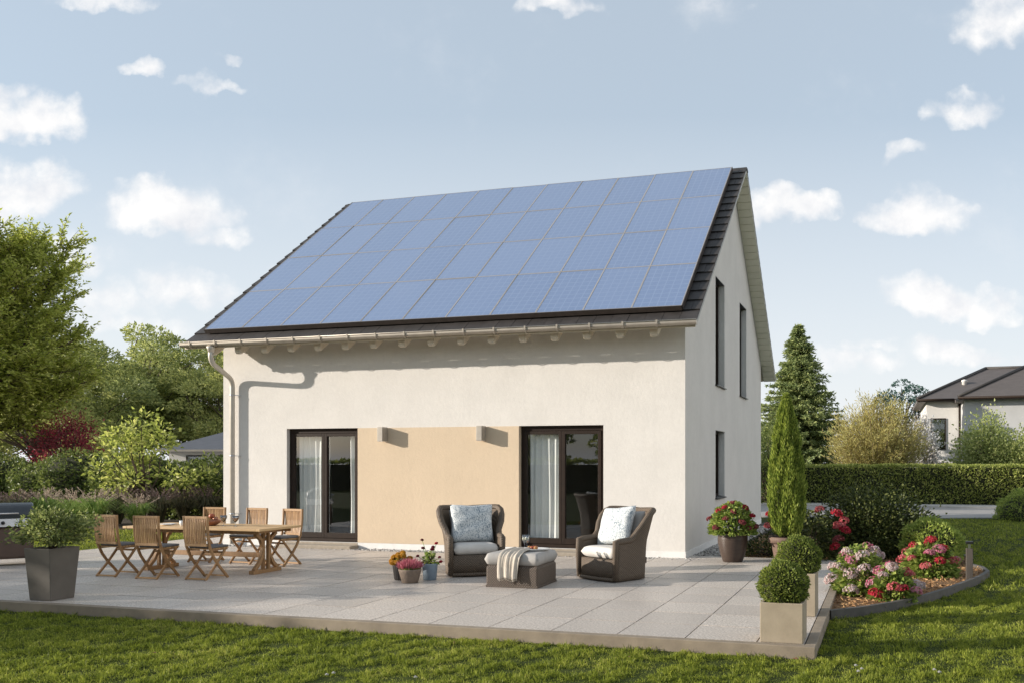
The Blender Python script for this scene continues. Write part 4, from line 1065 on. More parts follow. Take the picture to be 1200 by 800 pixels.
# ------------------------------------------------------------------ patio pots
def square_planter(name, label, x0, x1, y0, y1, h, mat, taper=0.0, cat='potted plant'):
    cx, cy = (x0 + x1) / 2, (y0 + y1) / 2; t = thing(name, label, cat, (cx, cy, .001))
    a, c = (x1 - x0) / 2, (y1 - y0) / 2; k = 1 + taper
    b = MB(); w = .03
    o = [(-a, -c, 0), (a, -c, 0), (a, c, 0), (-a, c, 0)]; tp = [(x * k, y * k, h) for x, y, _ in o]; ti = [(x * k - math.copysign(w, x), y * k - math.copysign(w, y), h) for x, y, _ in o]; bi = [(x * k * .93 - math.copysign(w, x), y * k * .93 - math.copysign(w, y), h - .06) for x, y, _ in o]
    vs = o + tp + ti + bi; fs = [(3, 2, 1, 0), (12, 13, 14, 15)]
    for i in range(4):
        j = (i + 1) % 4
        for q in (0, 4, 8): fs.append((q + i, q + j, q + 4 + j, q + 4 + i))
    b.add(vs, fs); b.build('planter', mat, t, bevel=.006)
    s = MB(); s.box(-a * k * .93 + w, a * k * .93 - w, -c * k * .93 + w, c * k * .93 - w, h - .058, h - .03); s.build('soil', M['soil'], t)
    return t
t = square_planter('box_planter', 'square sand-coloured planter with a clipped box ball on the patio corner', 2.20, 2.585, -6.615, -6.23, .36, M['boxplanter'])
ball_bush('', '', '', .225, M['leaf_box'], 5200, .030, t, zc=.50)
t = square_planter('box_planter', 'taller sand-coloured planter with a box ball, behind the corner one', 2.20, 2.585, -5.17, -4.785, .45, M['boxplanter'])
ball_bush('', '', '', .235, M['leaf_box'], 5200, .030, t, zc=.60)

t = square_planter('tapered_planter', 'tall dark grey tapered planter with bushy green shrub on patio edge', -6.45, -6.135, -6.55, -6.235, .615, M['planter'], .26)
def umbrella_shrub(t, z0):
    b = MB(); tips = []
    for k in range(16):
        a = k * 2.4 + rng.uniform(-.3, .3); q = rng.uniform(.12, .42); zz = z0 + rng.uniform(.20, .40) - q * .22
        b.tube([(0, 0, z0 - .03), (.25 * q * math.cos(a), .25 * q * math.sin(a), z0 + .10), (q * math.cos(a), q * math.sin(a), zz)], [.010, .007, .003], 5); tips.append((q * math.cos(a), q * math.sin(a), zz))
    b.build('stems', M['bark'], t)
    P = []; n = 80
    for tp in tips + [(.0, 0, z0 + .36), (.1, .1, z0 + .34), (-.1, -.1, z0 + .35)]:
        for _ in range(2): P.append(np.array(tp) + rng.normal(size=(n, 3)) * np.array([.072, .072, .050]) + rng.normal(0, .03, 3))
    P = np.concatenate(P); P = P[P[:, 2] > z0 + .075]; c = np.array([0, 0, z0 + .1]); d = unit(P - c)
    D = unit(d + rdirs(len(P)) * .7 - np.array([0, 0, .15])); N = unit(rdirs(len(P)) * .6 + np.array([0, 0, 1]))
    leaves('foliage', P, D, N, rng.uniform(.035, .065, len(P)), rng.uniform(.02, .034, len(P)), M['leaf_pot'], t)
umbrella_shrub(t, .58)

def round_pot(name, label, loc, prof, mat, soil_r, soil_z, ribs=0, rib=0.0, cat='potted plant'):
    t = thing(name, label, cat, (*loc, .001)); b = MB(); pr = prof + [(prof[-1][0] - .018, prof[-1][1]), (soil_r, soil_z - .015)]
    b.lathe(pr, 36 if not ribs else 96, ribs=ribs, rib=rib); b.build('pot', mat, t)
    s = MB(); s.lathe([(soil_r + .004, soil_z - .02), (soil_r * .9, soil_z), (.01, soil_z + .01)], 20); s.build('soil', M['soil'], t)
    return t
t = round_pot('potted_hydrangea', 'rust-red hydrangea in a glossy dark brown pot by the house corner', (.87, -.30), [(.155, 0), (.17, .02), (.215, .16), (.245, .31), (.248, .40), (.236, .465), (.246, .475)], M['potdark'], .215, .44)
flowering('', '', '', None,   .40, .53, M['leaf_hyd'], 1700, .085, [(-.38, -.05, .25, .9), (-.23, -.27, .12, 1.0), (-.20, -.12, .38, 1), (.0, .0, .50, 1.15), (.05, -.22, .38, .95), (.20, .0, .44, 1.1), (.2, -.28, .22, 1.1), (-.06, -.32, .27, .9), (.33, -.05, .31, .9), (.38, -.05, .14, .95), (-.3, .15, .3, 1), (-.1, -.2, .45, .8), (.3, -.2, .12, .8)], .060, [M['fl_rust'], M['fl_rust'], M['fl_red']], .45, t)

t = round_pot('potted_thuja', 'tall columnar thuja in a brown terracotta pot', (1.74, -.28), [(.17, 0), (.18, .02), (.235, .30), (.24, .33), (.285, .335), (.29, .40), (.28, .43)], M['terracotta'], .25, .39)
def thuja(t, z0, H, R):
    n = 15000; z = rng.uniform(0, 1, n) ** .92
    prof = np.interp(z, [0, .05, .2, .45, .7, .86, .95, 1], [.55, .78, 1, .92, .66, .38, .19, .03]) * R
    a = rng.uniform(0, 2 * PI, n); flut = 1 + .11 * np.sin(a * 5 + z * 3) + .09 * np.sin(a * 9 - z * 14) + .06 * np.sin(z * 40 + a * 3)
    r = prof * flut * (1 - np.abs(rng.normal(0, .12, n)))
    P = np.stack([r * np.cos(a), r * np.sin(a), z0 + z * H], 1); d = np.stack([np.cos(a), np.sin(a), np.zeros(n)], 1)
    D = unit(d * .38 + np.array([0, 0, 1]) + rdirs(n) * .30); N = unit(d + rdirs(n) * .7)
    leaves('foliage', P, D, N, rng.uniform(.05, .10, n), rng.uniform(.016, .028, n), M['leaf_thuja'], t)
    zs = np.linspace(0, .97, 14); b = MB(); b.lathe([(max(.02, .72 * R * np.interp(q, [0, .05, .2, .45, .7, .86, .95, 1], [.5, .78, 1, .92, .66, .38, .19, .03])), z0 + q * H) for q in zs], 16); b.build('inner_twigs', M['twigs'], t)
    b = MB(); b.tube([(0, 0, .36), (0, 0, z0 + .3)], [.035, .025], 8); b.build('trunk', M['bark'], t)
thuja(t, .43, 2.26, .282)

t = round_pot('potted_marigold', 'small black ribbed pot of yellow flowers', (-3.19, -3.74), [(.095, 0), (.10, .01), (.125, .20), (.128, .235)], M['potblack'], .10, .21, 24, .03)
flowering('', '', '', None, .125, .12, M['leaf_hyd'], 150, .05, dome_heads(15, .135, .15, .8, 1.3, .1, seed=3), .036, [M['fl_yellow']], .22, t, foliage_rz=.09)
t = round_pot('potted_heather', 'low taupe pot of pink heather, frontmost of the small pots', (-2.92, -3.98), [(.105, 0), (.11, .01), (.15, .16), (.155, .178), (.15, .185)], M['pottaupe'], .125, .16)
n = 700; P, d = dome_pts(n, .15, .15, .06, .0, .2); P[:, 2] += .18; D = unit(d * .6 + np.array([0, 0, .9]) + rdirs(len(P)) * .3)
leaves('blooms', P, D, rdirs(len(P)), rng.uniform(.06, .13, len(P)), rng.uniform(.008, .013, len(P)), M['fl_heather'], t)
leaves('foliage', P[::2] - D[::2] * .03, D[::2], rdirs(len(P[::2])), .05, .012, M['leaf_grass'], t)
t = round_pot('potted_flower', 'blue-grey pot with tall stems of wine-red flowers', (-2.80, -3.66), [(.085, 0), (.09, .01), (.105, .20), (.110, .222), (.106, .23)], M['potblue'], .085, .205)
flowering('', '', '', None, .11, .17, M['leaf_hyd'], 130, .06, [(-.12, 0, .34, .7), (-.09, -.03, .23, .8), (.10, .0, .30, .75), (.07, -.06, .22, .9), (.16, -.02, .11, .7), (.14, .05, .04, .8), (-.16, -.05, .12, .7), (.02, .05, .24, .8)], .026, [M['fl_wine'], M['fl_wine'], M['fl_red']], .21, t)
b = MB()
for ex, ey, ez in ((-.12, 0, .34), (-.09, -.03, .23), (.10, 0, .30), (.07, -.06, .22), (.16, -.02, .11), (-.16, -.05, .12)): b.tube([(0, 0, .2), (ex * .5, ey * .5, .2 + ez * .55), (ex, ey, .205 + ez)], .004, 5)
b.build('flower_stalks', M['leaf_grass'], t)

# ------------------------------------------------------------------ planting bed
BZ = -.047
flowering('hydrangea_bush', 'pale pink hydrangea nearest the taller box planter', 'shrub', (2.96, -3.00, BZ), .37, .62, M['leaf_hyd'], 1400, .095, dome_heads(20, .37, .63, .8, 1.2, .12, (-.1, -.5), 11), .095, [M['fl_pink']] * 5 + [M['fl_rose']])
flowering('hydrangea_bush', 'low hydrangea with rose and coral heads at front edge of the bed', 'shrub', (3.38, -3.40, BZ), .30, .40, M['leaf_hyd'], 900, .09, dome_heads(15, .30, .42, .8, 1.2, .15, (-.1, -.4), 22), .085, [M['fl_rose'], M['fl_coral'], M['fl_pink'], M['fl_red']])
flowering('hydrangea_bush', 'coral-red hydrangea with broad leaves in front of the round bush', 'shrub', (3.92, -.95, BZ), .42, .49, M['leaf_hyd'], 1300, .11, dome_heads(17, .42, .50, .8, 1.15, .25, (-.05, -.3), 33), .090, [M['fl_red'], M['fl_coral'], M['fl_coral'], M['fl_rose']])
t = ball_bush('round_bush', 'round light green bush behind the coral-red hydrangea', 'shrub', .49, M['leaf_ball'], 7000, .05, loc=(4.02, .62, BZ), zc=.30, squash=.95)
flowering('red_shrub', 'crimson flowering shrub behind the potted thuja', 'shrub', (2.02, .70, BZ), .62, .85, M['leaf_dark'], 1600, .09, [(-.62, -.2, .78, 1.2), (-.66, -.2, .58, 1.1), (-.5, -.3, .55, 1.1), (-.42, -.35, .66, 1), (-.45, .1, .75, 1.1), (.20, -.2, .88, 1.1), (.48, -.2, .82, 1.25), (.52, -.3, .62, 1.3), (.62, -.3, .55, 1.2), (.52, -.4, .40, 1.2), (.46, -.42, .28, 1.1), (.6, -.1, .7, 1)], .085, [M['fl_red'], M['fl_rust'], M['fl_red'], M['fl_coral']])
def loose_shrub(name, label, loc, rx, ry, rz, mat, nc, nl, L_, wid, cat='shrub', spread=.16):
    t = thing(name, label, cat, loc); P, d = dome_pts(nc, rx, ry, rz, -.05, .35); b = MB(); PP_ = []; DD = []
    P[:, 2] = np.maximum(P[:, 2], .1 * rz)
    for p, q in zip(P, d):
        m = p * np.array([.35, .35, .5]); b.tube([(p[0] * .06, p[1] * .06, -.05), tuple(m), tuple(p)], [.02 * rz + .004, .012 * rz + .003, .004], 5)
        k = rng.normal(size=(nl, 3)) * spread * rz; PP_.append(p + k); DD.append(unit(k + q * spread * rz))
    b.build('stems', M['bark'], t); PP_ = np.concatenate(PP_); DD = unit(np.concatenate(DD) + rdirs(len(PP_)) * .6)
    ok = PP_[:, 2] > .02; PP_ = PP_[ok]; DD = DD[ok]; N = unit(rdirs(len(PP_)) * .7 + np.array([0, 0, 1]))
    leaves('foliage', PP_, DD, N, L_ * rng.uniform(.6, 1.25, len(PP_)), wid * rng.uniform(.7, 1.2, len(PP_)), mat, t)
    return t
loose_shrub('evergreen_shrub', 'dark loose evergreen shrub behind the pale pink hydrangea', (3.05, 1.75, BZ), 1.0, .8, 1.12, M['leaf_dark'], 150, 110, .07, .04)
loose_shrub('evergreen_shrub', 'low dark plant between the brown pot and the thuja pot', (1.35, 1.0, BZ), .45, .4, .38, M['leaf_dark'], 26, 40, .07, .03)
def bollard():
    t = thing('bollard_light', 'slim dark wooden bollard light in the planting bed', 'lamp', (4.44, -1.36, BZ))
    b = MB(); b.box(-.045, .045, -.045, .045, 0, .46); b.build('post', plain('weathered_post', (.085, .072, .06), (.055, .047, .04), 12, .8, bmp=.3, stretch=(1, 1, .2)), t, bevel=.004)
    b = MB(); b.box(-.036, .036, -.036, .036, .46, .525); b.build('lens', M['clear'], t)
    b = MB(); b.box(-.015, .015, -.015, .015, .461, .524); b.build('bulb_stem', M['steel'], t)
    b = MB(); b.box(-.048, .048, -.048, .048, .525, .56); b.build('cap', M['black'], t, bevel=.004)
bollard()
x, y = at(1207, 608, GZ); ball_bush('clipped_bush', 'big clipped dome bush where the lawn meets the drive', 'shrub', 1.02, M['leaf_ball'], 12000, .06, loc=(x, y, GZ), zc=.0, squash=.92)

# ------------------------------------------------------------------ hedges
def hedge(label, x0, x1, y0, y1, z0, z1, mat, n, L_, rough=.05, wid=.55):
    t = thing('hedge', label, 'hedge', ((x0 + x1) / 2, (y0 + y1) / 2, z0)); a, c, h = (x1 - x0) / 2, (y1 - y0) / 2, z1 - z0
    A = np.array([2 * a * h, 2 * a * 2 * c, 2 * c * h * 2]); A = A / A.sum(); k = rng.choice(3, n, p=A); u = rng.uniform(-1, 1, n); v = rng.uniform(0, 1, n)
    P = np.zeros((n, 3)); d = np.zeros((n, 3))
    f = k == 0; P[f] = np.stack([u[f] * a, np.full(f.sum(), -c), v[f] * h], 1); d[f] = (0, -1, .15)
    f = k == 1; P[f] = np.stack([u[f] * a, (v[f] * 2 - 1) * c, np.full(f.sum(), h)], 1); d[f] = (0, -.1, 1)
    f = k == 2; sg = np.sign(rng.uniform(-1, 1, f.sum())); P[f] = np.stack([sg * a, u[f] * c, v[f] * h], 1); d[f] = np.stack([sg, sg * 0, sg * 0 + .15], 1)
    wob = rough * (np.sin(P[:, 0] * 2.1) * np.cos(P[:, 2] * 3.3 + P[:, 0]) + np.sin(P[:, 0] * 5.3 + P[:, 2] * 4) * .6)
    P += unit(d) * (wob - np.abs(rng.normal(0, .05, n)) + .02)[:, None]
    D = unit(d + rdirs(n) * .9 + np.array([0, 0, .3])); N = unit(d * .6 + rdirs(n) * .8 + np.array([0, 0, .4]))
    leaves('foliage', P, D, N, L_ * rng.uniform(.6, 1.3, n), L_ * wid * rng.uniform(.7, 1.2, n), mat, t)
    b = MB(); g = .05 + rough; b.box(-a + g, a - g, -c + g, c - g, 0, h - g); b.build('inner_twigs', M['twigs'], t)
hedge('long clipped hedge along the far side of the drive', -6.0, 24, 22.3, 23.5, GZ, 1.50, M['leaf_priv'], 40000, .105, .02)

def irregular_hedge():
    t = thing('hedge', 'dark uneven evergreen hedge behind the ornamental grasses', 'hedge', (-22, 7.4, GZ)); n = 46000
    xs = rng.uniform(-18, 14, n); zz = rng.uniform(0, 1, n) ** .85
    top = 1.92 + .16 * np.sin(xs * .9) + .12 * np.sin(xs * 2.3 + 1) + .05 * np.sin(xs * 6); dep = .75 + .18 * np.sin(xs * 1.7 + 2) + .12 * np.sin(xs * 4.1)
    a = rng.uniform(0, PI, n); ry = dep * np.cos(a) * (1 - .15 * zz); fac = np.where(rng.uniform(size=n) < .55, 1, np.sqrt(rng.uniform(size=n)))
    z = np.where(fac == 1, top * (1 - (1 - np.sin(a)) * .55) * np.where(rng.uniform(size=n) < .5, zz, 1), top * zz)
    y = -np.abs(dep * np.where(z > top * .75, np.sqrt(np.maximum(0, 1 - ((z / top - .75) / .25) ** 2)) * rng.uniform(-1, 1, n), 1 - np.abs(rng.normal(0, .06, n)))) * np.where(rng.uniform(size=n) < .9, 1, -1)
    P = np.stack([xs, y, z], 1); P += rng.normal(size=P.shape) * .05
    D = unit(np.stack([np.zeros(n), y * .6, np.full(n, .35)], 1) + rdirs(n) * .9); N = unit(rdirs(n) * .7 + np.array([0, -.3, .7]))
    leaves('foliage', P, D, N, rng.uniform(.07, .14, n), rng.uniform(.04, .07, n), M['leaf_hedge'], t)
    b = MB(); xg = np.linspace(-18, 14, 60); vs = []
    for x in xg:
        tp = 1.92 + .16 * math.sin(x * .9) + .12 * math.sin(x * 2.3 + 1) - .17; dp = .55 + .18 * math.sin(x * 1.7 + 2)
        vs += [(x, -dp, 0), (x, -dp, tp * .8), (x, -dp * .5, tp), (x, dp * .5, tp), (x, dp, tp * .8), (x, dp, 0)]
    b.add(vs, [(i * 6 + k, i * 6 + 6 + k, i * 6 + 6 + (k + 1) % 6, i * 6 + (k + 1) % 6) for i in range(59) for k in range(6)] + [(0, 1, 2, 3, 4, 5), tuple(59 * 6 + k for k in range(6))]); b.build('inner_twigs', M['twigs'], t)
irregular_hedge()

# ------------------------------------------------------------------ ornamental grasses
def grass_clump(u, v, h, r, label, mb_, mp, nb=420, np_=34, group='ornamental grasses in the border'):
    x, y = at(u, v, GZ); t = thing('fountain_grass', label, 'ornamental grass', (x, y, GZ + .02), 0, group)
    a = rng.uniform(0, 2 * PI, nb); q = rng.uniform(.15, 1, nb) * r; hh = h * rng.uniform(.6, 1.0, nb) * .8
    O = np.stack([np.cos(a), np.sin(a), np.zeros(nb)], 1); S = np.stack([-np.sin(a), np.cos(a), np.zeros(nb)], 1) * .008
    B = O * .06 * rng.uniform(0, 1, (nb, 1)); m1 = B + O * (q * .35)[:, None] + np.array([0, 0, 1]) * (hh * .7)[:, None]; m2 = B + O * (q * .75)[:, None] + np.array([0, 0, 1]) * hh[:, None]; tp = B + O * (q * 1.15)[:, None] + np.array([0, 0, 1]) * (hh * .80)[:, None]
    V = np.stack([B - S, B + S, m1 - S, m1 + S, m2 - S * .7, m2 + S * .7, tp - S * .15, tp + S * .15], 1).reshape(-1, 3)
    Q = np.array([[0, 1, 3, 2], [2, 3, 5, 4], [4, 5, 7, 6]]); mesh_np('blades', V, (np.arange(nb)[:, None, None] * 8 + Q[None]).reshape(-1, 4), mb_, t)
    VV = []; FF = []
    P = []; D = []
    for k in range(np_):
        aa = rng.uniform(0, 2 * PI); o = np.array([math.cos(aa), math.sin(aa), 0]); q = rng.uniform(.2, 1.1) * r; hz_ = h * rng.uniform(.78, 1.05)
        base = o * q * .55 + np.array([0, 0, hz_ * .80]); tip = o * q + np.array([0, 0, hz_])
        for s in np.linspace(0, 1, 12):
            for _ in range(2): P.append(base * (1 - s) + tip * s); D.append(unit(tip - base) + rng.normal(size=3) * .45)
    P = np.array(P); D = unit(np.array(D)); leaves('plumes', P, D, rdirs(len(P)), .055, .016, mp, t)
gl = [(22, 617, .95, .55, 'purple fountain grass half behind the grill', 'plume2'), (52, 616, .98, .62, 'green fountain grass with pale plumes nearest the grill', 'plume'), (88, 617, .95, .60, 'broad fountain grass with buff plumes above the planter shrub', 'plume'),
      (112, 618, 1.0, .62, 'tallest buff-plumed fountain grass behind the first chair', 'plume'), (139, 614, .98, .5, 'purplish fountain grass between two chair backs', 'plume2'), (160, 617, .82, .55, 'low bright green fountain grass behind the middle chair', 'plume'),
      (188, 614, .98, .55, 'purplish fountain grass below the lime tree', 'plume2'), (215, 612, .98, .6, 'grey-purple fountain grass below the neighbouring roof', 'plume2'), (243, 612, 1.0, .6, 'grey-purple fountain grass beside the house corner', 'plume2'), (-10, 616, .95, .6, 'purple fountain grass at the frame edge behind the grill', 'plume2')]
for u, v, h, r_, lb, mp in gl: grass_clump(u, v, h, r_, lb, M['leaf_grass'] if mp == 'plume' else M['leaf_dusk'], M[mp])

# ------------------------------------------------------------------ trees
def limb(b, p0, p1, r0, r1, sag=.0, n=6, wob=.06):
    p0 = np.array(p0, float); p1 = np.array(p1, float); ln = np.linalg.norm(p1 - p0); pts = []
    w1 = rng.normal(size=3) * ln * wob
    for i in range(n + 1):
        t = i / n; p = p0 * (1 - t) + p1 * t + w1 * math.sin(t * PI) + np.array([0, 0, -sag * ln * math.sin(t * PI)]); pts.append(p)
    b.tube([tuple(p) for p in pts], [r0 + (r1 - r0) * i / n for i in range(n + 1)], 7); return pts

def crown_tree(name, label, u, w, top_v, rx, base_z, mat, nb=70, nl=420, L_=.17, bough=1.0, group=None, cat='tree', trunk_r=.22, ry=None, shape=1.0, seed=0, place=None):
    global rng
    keep = rng; rng = np.random.default_rng(100 + seed)
    x, y = place or deep(u, w); H = (top_v if place else hz(top_v, w)) - GZ; ry = ry or rx * .85
    t = thing(name, label, cat, (x, y, GZ), 0, group); b = MB(); cz = (H + base_z) / 2; rz = (H - base_z) / 2
    trunk_top = np.array([rng.normal(0, .2), rng.normal(0, .2), base_z + rz * .9]); limb(b, (0, 0, -.1), trunk_top, trunk_r, trunk_r * .35, n=8, wob=.03)
    d = rdirs(nb * 2); d = d[d[:, 2] > -.75][:nb]; rr = .45 + .55 * rng.uniform(size=len(d)) ** .6
    lump = 1 + .13 * np.sin(d[:, 0] * 4 + seed) * np.cos(d[:, 1] * 5 + seed * 2) + .08 * np.sin(d[:, 2] * 7 + seed)
    ctr = d * (rr * lump)[:, None] * np.array([rx, ry, rz]); ctr[:, 2] = ctr[:, 2] * np.where(ctr[:, 2] < 0, .9, shape) + cz
    PP_, DD, NN = [], [], []
    for c, dd in zip(ctr, d):
        s = bough * rng.uniform(.65, 1.25)
        z0 = base_z * .7 + (c[2] - base_z * .7) * rng.uniform(.25, .6); tt = min(1, max(0, z0 / trunk_top[2])); st = trunk_top * tt
        limb(b, st, c - np.array([0, 0, s * .25]), trunk_r * .26, .02, -.05)
        n = int(nl * s * s); q = rdirs(n); q[:, 2] = np.abs(q[:, 2]) * .9 - .25; q = unit(q); P = c + q * s * (1 - np.abs(rng.normal(0, .22, n)))[:, None] * np.array([1, 1, .62])
        PP_.append(P); DD.append(unit(q + dd * .5 + rdirs(n) * .7 - np.array([0, 0, .2]))); NN.append(unit(q * .6 + np.array([0, 0, .7]) + rdirs(n) * .6))
    b.build('trunk', M['bark'], t); P = np.concatenate(PP_); n = len(P)
    leaves('crown', P, np.concatenate(DD), np.concatenate(NN), L_ * rng.uniform(.6, 1.3, n), L_ * .6 * rng.uniform(.7, 1.2, n), mat, t); rng = keep
    return t

# big tree whose crown enters the frame at the left: limbs, twigs and sprays
def big_tree():
    global rng
    keep = rng; rng = np.random.default_rng(42)
    w = 30.0; x, y = deep(-40, w); t = thing('broadleaf_tree', 'tall leafy tree at the frame edge with upswept feathery branches', 'tree', (x, y, GZ)); b = MB()
    H = hz(275, w) - GZ; tr = limb(b, (0, 0, -.1), (.2, .1, H * .78), .34, .06, n=10, wob=.02); P, D, N = [], [], []
    def spray(p, d, ln, nl):
        p = np.array(p); d = unit(np.array(d)); sd = unit(np.cross(d, np.array([0, 0, 1.0]))); up = np.cross(sd, d)
        b.tube([tuple(p), tuple(p + d * ln * .5 + up * .02), tuple(p + d * ln)], [.010, .007, .003], 4)
        s = np.repeat(np.linspace(.08, 1, nl // 2), 2); sg = np.tile([1, -1], nl // 2); m = len(s)
        P.append(p + d * (s * ln)[:, None] + rng.normal(size=(m, 3)) * .03); D.append(unit(d * .75 + sd * (sg * .8)[:, None] + rng.normal(size=(m, 3)) * .3)); N.append(unit(up + rng.normal(size=(m, 3)) * .35))
    nl_ = 76
    for k in range(nl_):
        f = (k + .5) / nl_; z0 = H * (.29 + .47 * f); az = k * 2.399 + rng.normal(0, .25)
        if k % 3 == 0: az = rng.uniform(-1.2, .9)
        R = np.interp(f, [0, .15, .45, .75, 1], [2.7, 3.6, 3.7, 2.9, 1.5]) * rng.uniform(.6, 1.06); rise = np.interp(f, [0, .5, 1], [.28, .55, 1.5]) * R
        p0 = np.array([.2 * f, .1 * f, z0]); p1 = p0 + np.array([math.cos(az) * R, math.sin(az) * R, rise]); pts = limb(b, p0, p1, .085 * (1.15 - f * .6), .016, .05, 9)
        for i in range(2, 10):
            for q in range(6):
                base = pts[i] + rng.normal(size=3) * .06; dr = unit(np.array(p1 - p0)); side = unit(np.cross(dr, [0, 0, 1.0])) * (1 if q % 2 else -1)
                d = unit(dr * .7 + side * rng.uniform(.1, 1.0) + np.array([0, 0, rng.uniform(-.25, .75)]) + rng.normal(size=3) * .2); ln = rng.uniform(.6, 1.35) * (1.1 - .03 * i)
                spray(base, d, ln, 26)
                if rng.uniform() < .75: spray(base + d * ln * .5, unit(d + rng.normal(size=3) * .5), ln * .7, 18)
        spray(pts[-1], unit(p1 - p0 + np.array([0, 0, .8])), 1.0, 22)
    b.build('trunk', M['bark'], t); P = np.concatenate(P); n = len(P)
    leaves('crown', P, np.concatenate(D), np.concatenate(N), rng.uniform(.10, .18, n), rng.uniform(.05, .075, n), M['leaf_oak'], t); rng = keep
big_tree()

G2 = 'trees beyond the garden hedge'
crown_tree('deciduous_tree', 'broad rounded tree rising above the plum shrub', 165, 56, 391, 5.2, 1.2, M['leaf_bg'], 90, 300, .20, 1.25, G2, seed=1)
crown_tree('deciduous_tree', 'warm green tree whose crown meets the house gutter', 232, 60, 407, 4.6, 1.0, M['leaf_bg2'], 80, 300, .20, 1.2, G2, seed=2)
crown_tree('deciduous_tree', 'shaded green tree between the big tree and the broad rounded one', 95, 50, 408, 3.9, .8, M['leaf_bg'], 70, 300, .18, 1.1, G2, seed=3)
crown_tree('deciduous_tree', 'olive-green tree showing low behind the plum shrub and tall trunk', 40, 46, 440, 4.2, .6, M['leaf_bg2'], 70, 280, .18, 1.1, G2, seed=4)
crown_tree('deciduous_tree', 'tree seen only through the lower gaps of the big tree', -25, 52, 420, 4.6, .6, M['leaf_bg'], 60, 280, .20, 1.2, G2, seed=5)
crown_tree('deciduous_tree', 'tree behind the neighbouring slate roof and the house corner', 268, 54, 425, 4.0, .6, M['leaf_bg2'], 60, 280, .20, 1.1, G2, seed=6)
loose_shrub('plum_shrub', 'dark red leafed plum shrub behind the hedge', (*deep(76, 31), GZ), 1.45, 1.2, hz(487, 31) - GZ, M['leaf_red'], 150, 90, .10, .05, spread=.075)
def lime_tree():
    x, y = at(172, 611, GZ); t = thing('magnolia_tree', 'small lime-green tree with crooked branches in front of the hedge', 'tree', (x, y, GZ)); b = MB(); w = (np.array([x, y]) - np.array([CX, CY])) @ FWD
    s = w / F; P, D = [], []
    ends = [(142, 510), (150, 530), (128, 540), (162, 505), (180, 498), (190, 506), (175, 520), (225, 560), (205, 565), (118, 548), (160, 548), (240, 562), (180, 560), (150, 560), (130, 556), (168, 514), (184, 524), (136, 525), (170, 545), (152, 515), (222, 558)]
    for u, v in ends:
        dx = (u - 172) * s; dz = (611 - v) * s; dy = rng.normal(0, .45); e = np.array([dx * math.cos(TH) - dy * math.sin(TH), dx * math.sin(TH) + dy * math.cos(TH), dz])
        fork = np.array([e[0] * .18, e[1] * .18, dz * .42]); limb(b, (0, 0, -.05), fork, .045, .028, n=4); limb(b, fork, e, .026, .007, n=5)
        for _ in range(2):
            c = e + rng.normal(size=3) * .17; n = 40; k = rng.normal(size=(n, 3)) * np.array([.17, .17, .13]); P.append(c + k); D.append(unit(k + np.array([0, 0, .05])))
    b.build('trunk', M['bark'], t); P = np.concatenate(P); D = unit(np.concatenate(D) + rdirs(len(P)) * .5); n = len(P)
    leaves('crown', P, D, unit(rdirs(n) * .6 + np.array([0, -.2, 1])), rng.uniform(.10, .19, n), rng.uniform(.06, .11, n), M['leaf_mag'], t)
lime_tree()

def spruce():
    w = 47; x, y = deep(936, w); H = hz(380, w) - GZ; t = thing('spruce_tree', 'tall conical spruce just beyond the gable eaves', 'tree', (x, y, GZ)); b = MB(); b.tube([(0, 0, -.1), (0.05, 0, H * .5), (0, 0, H - .1)], [.22, .12, .015], 8); P, D, L2 = [], [], []
    lay = 58
    for k in range(lay):
        f = k / (lay - 1); z = .5 + (H - .7) * f; R = 3.75 * (1 - f) ** .86 + .14; nb = int(20 - 9 * f)
        for j in range(nb):
            a = rng.uniform(0, 2 * PI); z_ = z; z = z + rng.uniform(-.14, .14); r = R * rng.uniform(.55, 1.1); o = np.array([math.cos(a), math.sin(a), 0]); tipz = z - r * .18 + r * .10; pts = []
            for q in range(6):
                s = q / 5; pts.append(np.array([0, 0, z]) + o * r * s + np.array([0, 0, -.32 * r * s + .22 * r * s * s]))
            b.tube([tuple(p) for p in pts], [.025 * (1 - f) + .008] + [.012] * 4 + [.004], 4)
            m = int(26 + 38 * r); s = rng.uniform(.12, 1, m); base = np.array([0, 0, z]) + o * (r * s)[:, None] + np.array([0, 0, 1]) * (-.32 * r * s + .22 * r * s * s)[:, None]
            sd = np.array([-o[1], o[0], 0]); wv = rng.uniform(-1, 1, m) * .30 * (1.15 - s) * min(1, r); base = base + sd * wv[:, None] + rng.normal(size=(m, 3)) * .03
            P.append(base); D.append(unit(o * .9 + sd * np.sign(wv)[:, None] * .5 + np.array([0, 0, -.05]) + rng.normal(size=(m, 3)) * .55)); z = z_
    P.append(np.array([[0, 0, H - .25]] * 14) + rng.normal(size=(14, 3)) * .05); D.append(unit(rng.normal(size=(14, 3)) * .4 + np.array([0, 0, 1])))
    b.build('trunk', M['bark'], t); P = np.concatenate(P); n = len(P); leaves('crown', P, np.concatenate(D), unit(rdirs(n) * .6 + np.array([0, 0, 1])), rng.uniform(.14, .27, n), rng.uniform(.05, .09, n), M['leaf_spruce'], t)
spruce()

